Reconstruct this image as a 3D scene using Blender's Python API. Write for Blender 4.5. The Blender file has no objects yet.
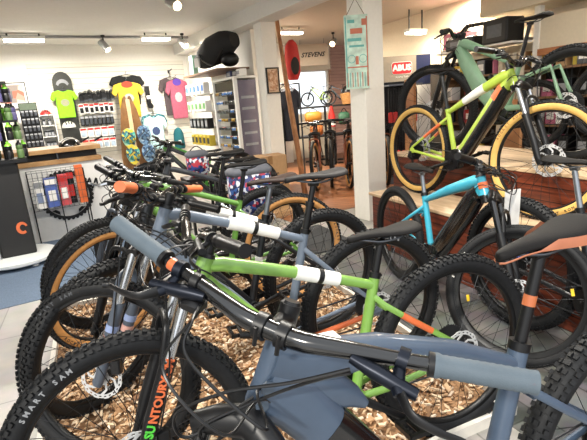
import bpy, bmesh, math, random
from math import sin, cos, pi, radians
from mathutils import Vector, Matrix, Quaternion
random.seed(7)
SC = bpy.context.scene
COL = SC.collection
V = Vector

# ---------------------------------------------------------------- materials
def lin(h):
    h = h.lstrip('#')
    c = [int(h[i:i+2], 16)/255 for i in (0, 2, 4)]
    return tuple((x/12.92 if x <= .04045 else ((x+.055)/1.055)**2.4) for x in c)
MATS = {}
def mat(name, hexc, rough=.5, metal=0., var=.08, scale=30., bump=0., bscale=200., coat=0., emit=0., spec=.5):
    """principled material whose colour is gently varied by object-space noise"""
    if name in MATS: return MATS[name]
    m = bpy.data.materials.new(name); m.use_nodes = True
    nt = m.node_tree; n = nt.nodes; l = nt.links
    b = n['Principled BSDF']
    c = lin(hexc)
    tc = n.new('ShaderNodeTexCoord')
    no = n.new('ShaderNodeTexNoise'); no.inputs['Scale'].default_value = scale; no.inputs['Detail'].default_value = 3
    l.new(tc.outputs['Object'], no.inputs['Vector'])
    r = n.new('ShaderNodeValToRGB')
    r.color_ramp.elements[0].position = .3; r.color_ramp.elements[1].position = .7
    r.color_ramp.elements[0].color = (*[x*(1-var) for x in c], 1)
    r.color_ramp.elements[1].color = (*[min(1, x*(1+var)) for x in c], 1)
    l.new(no.outputs['Fac'], r.inputs['Fac']); l.new(r.outputs['Color'], b.inputs['Base Color'])
    b.inputs['Roughness'].default_value = rough; b.inputs['Metallic'].default_value = metal
    b.inputs['Specular IOR Level'].default_value = spec
    if coat: b.inputs['Coat Weight'].default_value = coat; b.inputs['Coat Roughness'].default_value = .08
    if bump:
        n2 = n.new('ShaderNodeTexNoise'); n2.inputs['Scale'].default_value = bscale
        l.new(tc.outputs['Object'], n2.inputs['Vector'])
        bp = n.new('ShaderNodeBump'); bp.inputs['Strength'].default_value = bump; bp.inputs['Distance'].default_value = .004
        l.new(n2.outputs['Fac'], bp.inputs['Height']); l.new(bp.outputs['Normal'], b.inputs['Normal'])
    if emit:
        b.inputs['Emission Color'].default_value = (*c, 1); b.inputs['Emission Strength'].default_value = emit
    MATS[name] = m
    return m
def wood(name, c1, c2, sx=2., sy=18., rough=.35, plank=0., axis='Z', bump=.1):
    """grainy wood; plank > 0 adds board joints of that pitch across `axis`"""
    if name in MATS: return MATS[name]
    m = bpy.data.materials.new(name); m.use_nodes = True
    nt = m.node_tree; n = nt.nodes; l = nt.links; b = n['Principled BSDF']
    tc = n.new('ShaderNodeTexCoord'); mp = n.new('ShaderNodeMapping')
    mp.inputs['Scale'].default_value = (sx, sy if axis == 'Y' else sx, sy if axis == 'Z' else sx)
    if axis == 'Y': mp.inputs['Scale'].default_value = (sx, sy, sx)
    l.new(tc.outputs['Object'], mp.inputs['Vector'])
    no = n.new('ShaderNodeTexNoise'); no.inputs['Scale'].default_value = 1.6; no.inputs['Detail'].default_value = 6; no.inputs['Roughness'].default_value = .65
    l.new(mp.outputs['Vector'], no.inputs['Vector'])
    r = n.new('ShaderNodeValToRGB'); r.color_ramp.elements[0].position = .35; r.color_ramp.elements[1].position = .68
    r.color_ramp.elements[0].color = (*lin(c1), 1); r.color_ramp.elements[1].color = (*lin(c2), 1)
    l.new(no.outputs['Fac'], r.inputs['Fac'])
    out = r.outputs['Color']
    if plank:
        sp = n.new('ShaderNodeSeparateXYZ'); l.new(tc.outputs['Object'], sp.inputs['Vector'])
        mo = n.new('ShaderNodeMath'); mo.operation = 'MODULO'
        ab = n.new('ShaderNodeMath'); ab.operation = 'ADD'; ab.inputs[1].default_value = 50*plank
        l.new(sp.outputs[axis], ab.inputs[0]); l.new(ab.outputs[0], mo.inputs[0]); mo.inputs[1].default_value = plank
        lt = n.new('ShaderNodeMath'); lt.operation = 'LESS_THAN'; lt.inputs[1].default_value = plank*.07
        l.new(mo.outputs[0], lt.inputs[0])
        mx = n.new('ShaderNodeMix'); mx.data_type = 'RGBA'
        l.new(lt.outputs[0], mx.inputs['Factor']); l.new(out, mx.inputs['A']); mx.inputs['B'].default_value = (*[x*.3 for x in lin(c1)], 1)
        out = mx.outputs['Result']
    l.new(out, b.inputs['Base Color']); b.inputs['Roughness'].default_value = rough
    if bump:
        bp = n.new('ShaderNodeBump'); bp.inputs['Strength'].default_value = bump
        l.new(no.outputs['Fac'], bp.inputs['Height']); l.new(bp.outputs['Normal'], b.inputs['Normal'])
    MATS[name] = m
    return m
def tiles(name, c1, c2, cm, w=.4, h=.4, rough=.5, var=.5, off=0.):
    if name in MATS: return MATS[name]
    m = bpy.data.materials.new(name); m.use_nodes = True
    nt = m.node_tree; n = nt.nodes; l = nt.links; b = n['Principled BSDF']
    tc = n.new('ShaderNodeTexCoord'); br = n.new('ShaderNodeTexBrick')
    br.offset = off; br.inputs['Scale'].default_value = 1; br.inputs['Brick Width'].default_value = w; br.inputs['Row Height'].default_value = h
    br.inputs['Mortar Size'].default_value = .004; br.inputs['Color1'].default_value = (*lin(c1), 1); br.inputs['Color2'].default_value = (*lin(c2), 1)
    br.inputs['Mortar'].default_value = (*lin(cm), 1)
    mp = n.new('ShaderNodeMapping'); mp.inputs['Rotation'].default_value = (0, 0, radians(67.5))
    l.new(tc.outputs['Object'], mp.inputs['Vector']); l.new(mp.outputs['Vector'], br.inputs['Vector'])
    no = n.new('ShaderNodeTexNoise'); no.inputs['Scale'].default_value = 7; no.inputs['Detail'].default_value = 6
    l.new(tc.outputs['Object'], no.inputs['Vector'])
    mx = n.new('ShaderNodeMix'); mx.data_type = 'RGBA'; mx.blend_type = 'OVERLAY'; mx.inputs['Factor'].default_value = var
    l.new(br.outputs['Color'], mx.inputs['A']); l.new(no.outputs['Color'], mx.inputs['B'])
    hs = n.new('ShaderNodeHueSaturation'); hs.inputs['Saturation'].default_value = .45
    l.new(mx.outputs['Result'], hs.inputs['Color']); l.new(hs.outputs['Color'], b.inputs['Base Color'])
    b.inputs['Roughness'].default_value = rough
    MATS[name] = m
    return m
def patches(name, cols, scale=12., rough=.6):
    """random patches of several colours (printed fabrics, wood chips per voronoi cell)"""
    if name in MATS: return MATS[name]
    m = bpy.data.materials.new(name); m.use_nodes = True
    nt = m.node_tree; n = nt.nodes; l = nt.links; b = n['Principled BSDF']
    tc = n.new('ShaderNodeTexCoord'); vo = n.new('ShaderNodeTexVoronoi'); vo.inputs['Scale'].default_value = scale
    l.new(tc.outputs['Object'], vo.inputs['Vector'])
    sp = n.new('ShaderNodeSeparateColor'); l.new(vo.outputs['Color'], sp.inputs['Color'])
    r = n.new('ShaderNodeValToRGB'); r.color_ramp.interpolation = 'CONSTANT'
    els = r.color_ramp.elements
    els[0].color = (*lin(cols[0]), 1); els[0].position = 0
    els[1].color = (*lin(cols[1]), 1); els[1].position = 1/len(cols)
    for i, c in enumerate(cols[2:], 2):
        e = els.new(i/len(cols)); e.color = (*lin(c), 1)
    l.new(sp.outputs[0], r.inputs['Fac']); l.new(r.outputs['Color'], b.inputs['Base Color'])
    b.inputs['Roughness'].default_value = rough
    MATS[name] = m
    return m
def chip_mat(name, cols):
    if name in MATS: return MATS[name]
    m = bpy.data.materials.new(name); m.use_nodes = True
    nt = m.node_tree; n = nt.nodes; l = nt.links; b = n['Principled BSDF']
    g = n.new('ShaderNodeNewGeometry'); r = n.new('ShaderNodeValToRGB')
    els = r.color_ramp.elements
    els[0].color = (*lin(cols[0]), 1); els[1].color = (*lin(cols[-1]), 1)
    for i, c in enumerate(cols[1:-1], 1):
        e = els.new(i/(len(cols)-1)); e.color = (*lin(c), 1)
    l.new(g.outputs['Random Per Island'], r.inputs['Fac']); l.new(r.outputs['Color'], b.inputs['Base Color'])
    b.inputs['Roughness'].default_value = .75
    MATS[name] = m
    return m

# ---------------------------------------------------------------- mesh builder
def catmull(P, n=8):
    P = [V(p) for p in P]
    if len(P) < 3: return P
    Q = [P[0]*2-P[1]] + P + [P[-1]*2-P[-2]]
    out = []
    for i in range(1, len(Q)-2):
        a, b, c, d = Q[i-1:i+3]
        for k in range(n):
            t = k/n
            out.append(.5*((2*b)+(c-a)*t+(2*a-5*b+4*c-d)*t*t+(3*b-a-3*c+d)*t**3))
    out.append(P[-1])
    return out
class MB:
    def __init__(s): s.v = []; s.f = []; s.m = []; s.mi = 0
    def add(s, vs, fs, M=None):
        o = len(s.v)
        s.v += [(M @ V(p)) if M is not None else V(p) for p in vs]
        s.f += [tuple(i+o for i in f) for f in fs]; s.m += [s.mi]*len(fs)
        return s
    def box(s, c, d, rz=0, M=None, taper=1., bev=0.):
        x, y, z = d[0]/2, d[1]/2, d[2]/2; t = taper
        T = Matrix.Translation(V(c)) @ Matrix.Rotation(rz, 4, 'Z')
        if M is not None: T = M @ T
        if bev:
            e = bev; vs = []; 
            for zz, k in ((-z, e), (-z+e, 0), (z-e, 0), (z, e)):
                X, Y = x-k, y-k
                vs += [(-X+e, -Y, zz), (X-e, -Y, zz), (X, -Y+e, zz), (X, Y-e, zz), (X-e, Y, zz), (-X+e, Y, zz), (-X, Y-e, zz), (-X, -Y+e, zz)]
            fs = [tuple(range(7, -1, -1)), tuple(range(24, 32))]
            for r in range(3):
                for k in range(8): fs.append((r*8+k, r*8+(k+1) % 8, r*8+8+(k+1) % 8, r*8+8+k))
            return s.add(vs, fs, T)
        vs = [(-x, -y, -z), (x, -y, -z), (x, y, -z), (-x, y, -z), (-x*t, -y*t, z), (x*t, -y*t, z), (x*t, y*t, z), (-x*t, y*t, z)]
        return s.add(vs, [(3, 2, 1, 0), (4, 5, 6, 7), (0, 1, 5, 4), (1, 2, 6, 5), (2, 3, 7, 6), (3, 0, 4, 7)], T)
    def sweep(s, P, R, n=10, ref=None, e=1., cap=True, M=None):
        """tube along P; R = radius or list of radius / (width along ref, height)"""
        P = [V(p) for p in P]; k = len(P)
        if not isinstance(R, list): R = [R]*k
        if len(R) != k:
            R2 = []
            for i in range(k):
                t = i/(k-1)*(len(R)-1); j = min(int(t), len(R)-2); u = t-j
                a, b = [(q, q) if not isinstance(q, tuple) else q for q in (R[j], R[j+1])]
                R2.append((a[0]*(1-u)+b[0]*u, a[1]*(1-u)+b[1]*u))
            R = R2
        vs = []; L = None
        for i in range(k):
            T = (P[min(i+1, k-1)]-P[max(i-1, 0)]).normalized()
            if ref is not None: l0 = V(ref)
            elif L is None: l0 = V((0, 1, 0)) if abs(T.y) < .9 else V((0, 0, 1))
            else: l0 = L
            L = (l0-T*T.dot(l0)).normalized(); N = T.cross(L)
            w, h = R[i] if isinstance(R[i], tuple) else (R[i], R[i])
            for j in range(n):
                a = 2*pi*j/n; ca, sa = cos(a), sin(a)
                if e != 1:
                    ca = math.copysign(abs(ca)**e, ca); sa = math.copysign(abs(sa)**e, sa)
                vs.append(P[i]+L*(w*ca)+N*(h*sa))
        fs = [(i*n+j, i*n+(j+1) % n, (i+1)*n+(j+1) % n, (i+1)*n+j) for i in range(k-1) for j in range(n)]
        if cap: fs += [tuple(range(n-1, -1, -1)), tuple(range((k-1)*n, k*n))]
        return s.add(vs, fs, M)
    def lathe(s, prof, n=24, M=None, closed=False, a0=0, a1=2*pi):
        """profile of (radius, height) turned about local Z"""
        full = abs(a1-a0-2*pi) < 1e-6; c = n if full else n+1; k = len(prof)
        vs = [(r*cos(a0+(a1-a0)*i/n), r*sin(a0+(a1-a0)*i/n), z) for i in range(c) for r, z in prof]
        fs = []
        for i in range(n):
            i2 = (i+1) % c
            for j in range(k if closed else k-1):
                j2 = (j+1) % k
                fs.append((i*k+j, i2*k+j, i2*k+j2, i*k+j2))
        return s.add(vs, fs, M)
    def cyl(s, a, b, r, n=14, r2=None): return s.sweep([a, b], [r, r if r2 is None else r2], n)
    def ball(s, c, r, n=12, M=None):
        r = r if isinstance(r, (tuple, list)) else (r, r, r)
        T = Matrix.Translation(V(c)) @ Matrix.Diagonal((*r, 1))
        if M is not None: T = M @ T
        prof = [(max(1e-4, sin(pi*i/8)), -cos(pi*i/8)) for i in range(9)]
        return s.lathe(prof, n, T)
    def prism(s, poly, h, M=None):
        """2D polygon (x, y) extruded by h about z=0"""
        k = len(poly)
        vs = [(x, y, -h/2) for x, y in poly]+[(x, y, h/2) for x, y in poly]
        fs = [tuple(range(k-1, -1, -1)), tuple(range(k, 2*k))]+[(i, (i+1) % k, k+(i+1) % k, k+i) for i in range(k)]
        return s.add(vs, fs, M)
    def grid(s, rows, closed=False, M=None):
        k = len(rows[0]); vs = [p for r in rows for p in r]; fs = []
        for i in range(len(rows)-1):
            for j in range(k if closed else k-1):
                fs.append((i*k+j, i*k+(j+1) % k, (i+1)*k+(j+1) % k, (i+1)*k+j))
        return s.add(vs, fs, M)
    def mesh(s, name, mats, smooth=40):
        me = bpy.data.meshes.new(name); me.from_pydata([tuple(p) for p in s.v], [], s.f)
        mats = mats if isinstance(mats, (list, tuple)) else [mats]
        for m in mats: me.materials.append(m)
        if len(mats) > 1: me.polygons.foreach_set('material_index', s.m)
        bm = bmesh.new(); bm.from_mesh(me); bmesh.ops.recalc_face_normals(bm, faces=bm.faces)
        if smooth:
            lim = radians(smooth)
            for f in bm.faces: f.smooth = True
            for ed in bm.edges:
                if len(ed.link_faces) == 2 and ed.calc_face_angle(0) > lim: ed.smooth = False
        bm.to_mesh(me); bm.free()
        return me
    def build(s, name, mats, parent=None, M=None, smooth=40, bevel=0, sub=0):
        return link(name, s.mesh(name, mats, smooth), parent, M, bevel, sub)
def link(name, me, parent=None, M=None, bevel=0, sub=0):
    o = bpy.data.objects.new(name, me); COL.objects.link(o)
    if parent is not None: o.parent = parent
    if M is not None: o.matrix_basis = M
    if bevel:
        b = o.modifiers.new('bevel', 'BEVEL'); b.width = bevel; b.segments = 2; b.limit_method = 'ANGLE'
    if sub:
        b = o.modifiers.new('sub', 'SUBSURF'); b.levels = sub; b.render_levels = sub
    return o
def tag(o, label, cat, group=None, kind=None):
    if label: o['label'] = label
    if cat: o['category'] = cat
    if group: o['group'] = group
    if kind: o['kind'] = kind
    return o
def thing(name, label, cat, loc=(0, 0, 0), rz=0, group=None, rx=0):
    o = bpy.data.objects.new(name, None); COL.objects.link(o); o.empty_display_size = .05
    o.location = loc; o.rotation_euler = (rx, 0, rz)
    return tag(o, label, cat, group)
def dup(o, label=None, loc=None, rz=None, group=None, scale=None, parent=None, top=True):
    c = o.copy(); COL.objects.link(c)
    if parent is not None: c.parent = parent
    if label: c['label'] = label
    if group: c['group'] = group
    if loc is not None: c.location = loc
    if rz is not None: c.rotation_euler = (c.rotation_euler[0], c.rotation_euler[1], rz)
    if scale: c.scale = (scale,)*3
    for ch in list(o.children): dup(ch, parent=c)
    return c
def struct(o): o['kind'] = 'structure'; return o
_tc = {}
def text_verts(s, size, ext=.0004, shear=0., bold=0.):
    """flat letters as (verts, faces): x along the line, y up, origin at the middle of the line"""
    cu = bpy.data.curves.new('txt', 'FONT'); cu.body = s; cu.size = size; cu.extrude = ext; cu.align_x = 'CENTER'; cu.align_y = 'CENTER'
    cu.shear = shear; cu.offset = bold; cu.resolution_u = 2
    o = bpy.data.objects.new('txt', cu); COL.objects.link(o)
    dg = bpy.context.evaluated_depsgraph_get(); me = bpy.data.meshes.new_from_object(o.evaluated_get(dg))
    vs = [v.co.copy() for v in me.vertices]; fs = [tuple(p.vertices) for p in me.polygons]
    bpy.data.objects.remove(o); bpy.data.curves.remove(cu); bpy.data.meshes.remove(me)
    return vs, fs
def lettering(name, s, size, m, parent, M, ext=.0004, shear=0., bold=0.):
    b = MB(); b.add(*text_verts(s, size, ext, shear, bold))
    return b.build(name, m, parent, M, smooth=0)
# shop axes: the back wall runs along U, the shop's depth along W; the display steps are turned by 22.5 degrees from W
UA = radians(30); U = V((cos(UA), sin(UA), 0)); W = V((-sin(UA), cos(UA), 0))
def sw(s, t, z=0): return U*s+W*t+V((0, 0, z))
SA = radians(-67.5); A_ = V((cos(SA), sin(SA), 0)); N_ = V((-sin(SA), cos(SA), 0))
def an(a, n, z=0): return A_*a+N_*n+V((0, 0, z))
MU = Matrix.Rotation(UA, 4, 'Z'); MA = Matrix.Rotation(SA, 4, 'Z')
# ---------------------------------------------------------------- bicycle materials
M_TYRE = mat('tyre_rubber', '#161719', .6, spec=.3, var=.25, scale=60)
M_TAN = mat('tan_sidewall', '#b5824a', .7, var=.08, scale=40)
M_CREAM = mat('cream_sidewall', '#bd9750', .7, var=.08, scale=40)
M_RIM = mat('black_rim', '#0e0f11', .4, .2)
M_SPOKE = mat('black_spoke', '#2a2b2d', .4, .8)
M_BLK = mat('satin_black', '#0d0d0f', .38, spec=.4, var=.15)
M_GLOSS = mat('gloss_black', '#0a0b0d', .16, coat=.6, var=.15)
M_GREYMET = mat('grey_metal', '#585b60', .35, .8)
M_STEEL = mat('polished_steel', '#c9ccd0', .22, 1., var=.04)
M_SILV = mat('silver_rotor', '#c6c7c8', .45, .35, var=.05)
M_CASS = mat('dark_cassette', '#46474a', .35, .9)
M_SADDLE = mat('saddle_black', '#100e0d', .65, spec=.22, var=.2, scale=50, bump=.1, bscale=300)
M_SADGREY = mat('saddle_dark_grey', '#191616', .6, spec=.25, var=.2, scale=50, bump=.1, bscale=300)
M_SADBROWN = mat('saddle_brown', '#2e211c', .6, spec=.25, var=.2, scale=50)
M_ORANGE = mat('orange_rubber', '#c9683a', .55)
M_RED = mat('red_plastic', '#b3241f', .45)
M_WHITE = mat('white_print', '#dcdad4', .6, var=.03)
M_PAPER = mat('white_paper', '#e9e7e2', .7, var=.03)
M_FOAM = mat('white_foam', '#e4e3df', .75, var=.04)
M_HOSE = mat('hose_black', '#0c0c0e', .35)
M_GREYPRINT = mat('grey_print', '#8f9194', .6)
M_YELLOW = mat('yellow_tag', '#d9b21a', .6)
M_REFL = mat('amber_reflector', '#d9772a', .3)

# ---------------------------------------------------------------- wheels
TR = .372
def arc_text(b, s, rad, th, size, side=1, flip=False, shear=0., y=.0245, track=1.05):
    n = len(s); step = size*track/rad
    for i, ch in enumerate(s):
        if ch == ' ': continue
        a = th+((i-(n-1)/2)*step)*(-1 if flip else 1)*(1 if side > 0 else -1)
        tang = V((-sin(a), 0, cos(a))); radial = V((cos(a), 0, sin(a)))
        X, Y = (tang, radial) if side > 0 else (-tang, radial)
        if flip: X, Y = -X, -Y
        Z = X.cross(Y); c = radial*rad+V((0, side*y, 0))
        M = Matrix(((X.x, Y.x, Z.x, c.x), (X.y, Y.y, Z.y, c.y), (X.z, Y.z, Z.z, c.z), (0, 0, 0, 1)))
        b.add(*text_verts(ch, size, .0005, shear, .0006), M)
RY = Matrix.Rotation(radians(90), 4, 'X')        # turns a lathe about Z into one about Y
def tyre_mesh(knob=.0068, w=.031, pitch=.0235):
    b = MB(); rc = TR-knob-w
    prof = [(rc+w*cos(radians(a)), w*.95*sin(radians(a))) for a in range(-145, 146, 14)]
    prof += [(rc-w*.62, .012), (rc-w*.62, -.012)]
    b.lathe(prof, 96, RY, closed=True)
    N = int(2*pi*TR/pitch)
    def knobat(a, al, l, wd, h):
        R0 = rc+(w-.001)*cos(al); y = (w*.95-.001)*sin(al)
        T = Matrix.Rotation(-a, 4, 'Y') @ Matrix.Translation((R0, y, 0)) @ Matrix.Rotation(al, 4, 'Z')
        b.box((h/2, 0, 0), (h+.001, wd, l), M=T @ Matrix.Identity(4))
    for k in range(N):
        a = 2*pi*k/N; d = 2*pi/N
        if k % 2 == 0:
            for s in (-1, 1): knobat(a, s*radians(13), pitch*.55, .0105, knob)
        else:
            knobat(a, 0, pitch*.5, .017, knob)
            for s in (-1, 1): knobat(a, s*radians(32), pitch*.5, .009, knob*.95)
        for s in (-1, 1): knobat(a+d*.5, s*radians(56), pitch*.5, .0105, knob*1.25)
    return b.mesh('tyre', M_TYRE, 35)
def street_tyre_mesh():
    b = MB(); w = .027; rc = TR-w-.001
    prof = [(rc+w*cos(radians(a)), w*.95*sin(radians(a))) for a in range(-145, 146, 14)]+[(rc-w*.62, .012), (rc-w*.62, -.012)]
    b.lathe(prof, 96, RY, closed=True)
    for k in range(120):
        for s in (-1, 1):
            T = Matrix.Rotation(-2*pi*(k+.25*s)/120, 4, 'Y') @ Matrix.Translation((rc+(w-.001)*cos(.75), s*(w*.95-.001)*sin(.75), 0)) @ Matrix.Rotation(s*.75, 4, 'Z')
            b.box((.001, 0, 0), (.004, .014, .011), M=T)
    for dy in (-.006, .006): b.sweep([((TR-.0008)*V((cos(2*pi*i/72), 0, sin(2*pi*i/72))))+V((0, dy, 0)) for i in range(73)], .0022, 5, cap=False)
    return b.mesh('street_tyre', M_TYRE, 35)
def wall_mesh(m):
    b = MB(); w = .031; rc = TR-.0068-w
    for s in (-1, 1):
        pr = [(rc+(w+.0006)*cos(radians(a)), s*(w*.95+.0006)*sin(radians(a))) for a in range(66, 147, 10)]
        b.lathe(pr, 96, RY)
    return b.mesh('sidewall', m, 60)
def rim_mesh():
    b = MB(); ro = TR-.052
    b.lathe([(ro, -.015), (ro+.004, -.017), (ro+.006, -.013), (ro-.004, -.009), (ro-.004, .009), (ro+.006, .013), (ro+.004, .017), (ro, .015), (ro-.02, .012), (ro-.024, .006), (ro-.024, -.006), (ro-.02, -.012)], 72, RY, closed=True)
    b.lathe([(.0001, -.062), (.014, -.062), (.014, -.036), (.03, -.036), (.03, -.03), (.016, -.026), (.016, .026), (.03, .03), (.03, .036), (.014, .036), (.014, .062), (.0001, .062)], 20, RY)
    return b.mesh('wheel', M_RIM, 40)
def spokes_mesh(n=28):
    b = MB(); ro = TR-.074
    for i in range(n):
        a = 2*pi*i/n; s = 1 if i % 2 else -1; c = 1 if (i//2) % 2 else -1
        a2 = a+c*radians(72)
        p = V((.027*cos(a2), s*.033, .027*sin(a2))); q = V((ro*cos(a), s*.004, ro*sin(a)))
        b.sweep([p, q], .0013, 4)
    return b.mesh('spokes', M_SPOKE, 60)
def rotor_mesh(r=.082):
    b = MB()
    for i in range(48):
        a0, a1 = 2*pi*i/48, 2*pi*(i+1)/48
        k = .0025 if i % 4 < 2 else 0
        pts = []
        for (rr, aa) in ((r-.016, a0), (r-k, a0), (r-k, a1), (r-.016, a1)): pts.append((rr*cos(aa), rr*sin(aa)))
        if i % 2 == 0: b.prism(pts, .002, RY)
        else:
            m1 = [((r-.016)*cos(a0), (r-.016)*sin(a0)), ((r-.011)*cos(a0), (r-.011)*sin(a0)), ((r-.011)*cos(a1), (r-.011)*sin(a1)), ((r-.016)*cos(a1), (r-.016)*sin(a1))]
            m2 = [((r-.006)*cos(a0), (r-.006)*sin(a0)), ((r-k)*cos(a0), (r-k)*sin(a0)), ((r-k)*cos(a1), (r-k)*sin(a1)), ((r-.006)*cos(a1), (r-.006)*sin(a1))]
            b.prism(m1, .002, RY); b.prism(m2, .002, RY)
    for i in range(6):
        a = 2*pi*i/6
        b.sweep([(.026*cos(a), 0, .026*sin(a)), (.05*cos(a+.25), 0, .05*sin(a+.25)), ((r-.014)*cos(a+.65), 0, (r-.014)*sin(a+.65))], [(.0011, .006), (.0011, .0045), (.0011, .006)], 6, ref=(0, 1, 0))
    b.lathe([(.016, -.001), (.03, -.001), (.03, .001), (.016, .001)], 24, RY, closed=True)
    return b.mesh('rotor', M_SILV, 40)
def cassette_mesh():
    b = MB()
    for k, r in enumerate((.082, .073, .065, .057, .05, .043, .037, .031, .026)):
        y = -.026-.0042*k; n = int(r*2*pi/.0115)
        poly = []
        for i in range(n):
            for da, rr in ((0, r-.004), (.25, r), (.5, r), (.75, r-.004)):
                a = 2*pi*(i+da)/n; poly.append((rr*cos(a), rr*sin(a)))
        b.prism(poly, .0018, Matrix.Translation((0, y, 0)) @ RY)
    b.lathe([(.02, -.064), (.02, -.02)], 16, RY)
    return b.mesh('cassette', M_CASS, 40)
ME = dict(knob=tyre_mesh(), street=street_tyre_mesh(), tan=wall_mesh(M_TAN), cream=wall_mesh(M_CREAM), rim=rim_mesh(), spokes=spokes_mesh(), rotor=rotor_mesh(), cass=cassette_mesh())
def wheel(name, root, M, spec, rear=False):
    o = link(name, ME['rim'], root, M)
    t = link('tyre', ME[spec.get('tyre', 'knob')], o)
    if spec.get('wall'): link('sidewall', ME[spec['wall']], o)
    link('spokes', ME['spokes'], o)
    link('brake_rotor', ME['rotor'], o, Matrix.Translation((0, .043, 0)) @ Matrix.Scale(spec.get('disc', 1.), 4))
    if rear: link('cassette', ME['cass'], o)
    for (s, th, size, side, flip, m) in spec.get('rtext' if rear else 'ftext', []):
        ws = s.split(' '); st = size*1.05/TR*1.12; tot = len(s); p0 = 0
        for wd in ws:
            mid = p0+(len(wd)-1)/2-(tot-1)/2; p0 += len(wd)+1
            b = MB(); arc_text(b, wd, TR-.0385, radians(th)+mid*st*(-1 if flip else 1)*(1 if side > 0 else -1), size, side, flip, y=.0298 if spec.get('tyre', 'knob') == 'knob' else .0262)
            b.build('tyre_lettering', m, o, smooth=0)
    for a, m in spec.get('rrefl' if rear else 'frefl', []):
        b = MB(); a = radians(a); b.box((0, 0, 0), (.014, .01, .035), M=Matrix.Rotation(-a, 4, 'Y') @ Matrix.Translation((TR-.12, 0, 0))); b.build('spoke_reflector', m, o, smooth=0)
    return o

# ---------------------------------------------------------------- bicycle parts
SADX = [.142, .136, .12, .09, .05, .01, -.03, -.07, -.1, -.122, -.134]
SADW = [.004, .014, .019, .022, .028, .038, .052, .066, .070, .064, .045]
SADZ = [-.012, -.009, -.006, -.003, -.002, -.003, -.003, .0, .004, .007, .004]
def saddle_mb(o=0.):
    rows = []
    for x, w, z in zip(SADX, SADW, SADZ):
        d = .012+.16*w; r = []
        for j in range(16):
            a = 2*pi*j/16; y = w*cos(a); 
            zz = z-d*(1-abs(sin(a))**.8) if sin(a) >= 0 else z-d-.009*abs(sin(a))
            r.append((x, y, zz))
        rows.append(r)
    b = MB(); b.grid(rows, closed=True); b.f += [tuple(range(15, -1, -1)), tuple(range((len(rows)-1)*16, len(rows)*16))]; b.m += [0, 0]
    return b
def saddle_trim_mb():
    b = MB()
    for s in (-1, 1):
        rows = []
        for i, (x, w, z) in enumerate(zip(SADX, SADW, SADZ)):
            d = .012+.16*w; lo = z-d-.008; up = .002
            if -.08 < x < .03: up = .021
            rows.append([(x, s*(w*1.03), lo+up), (x, s*(w*1.045+.001), lo+up*.5), (x, s*(w*1.02+.001), lo-.002), (x, s*w*.97, lo-.003)])
        b.grid(rows)
    return b
ME['saddle'] = {}
def lerp_tube(P, R, t):
    k = len(P)-1; f = min(max(t*k, 0), k-1e-6); i = int(f); u = f-i
    a, c = [(q, q) if not isinstance(q, tuple) else q for q in (R[i], R[i+1])]
    return P[i].lerp(P[i+1], u), (a[0]*(1-u)+c[0]*u, a[1]*(1-u)+c[1]*u)
HA = radians(66.5)
AX = V((-cos(HA), 0, sin(HA)))
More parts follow.
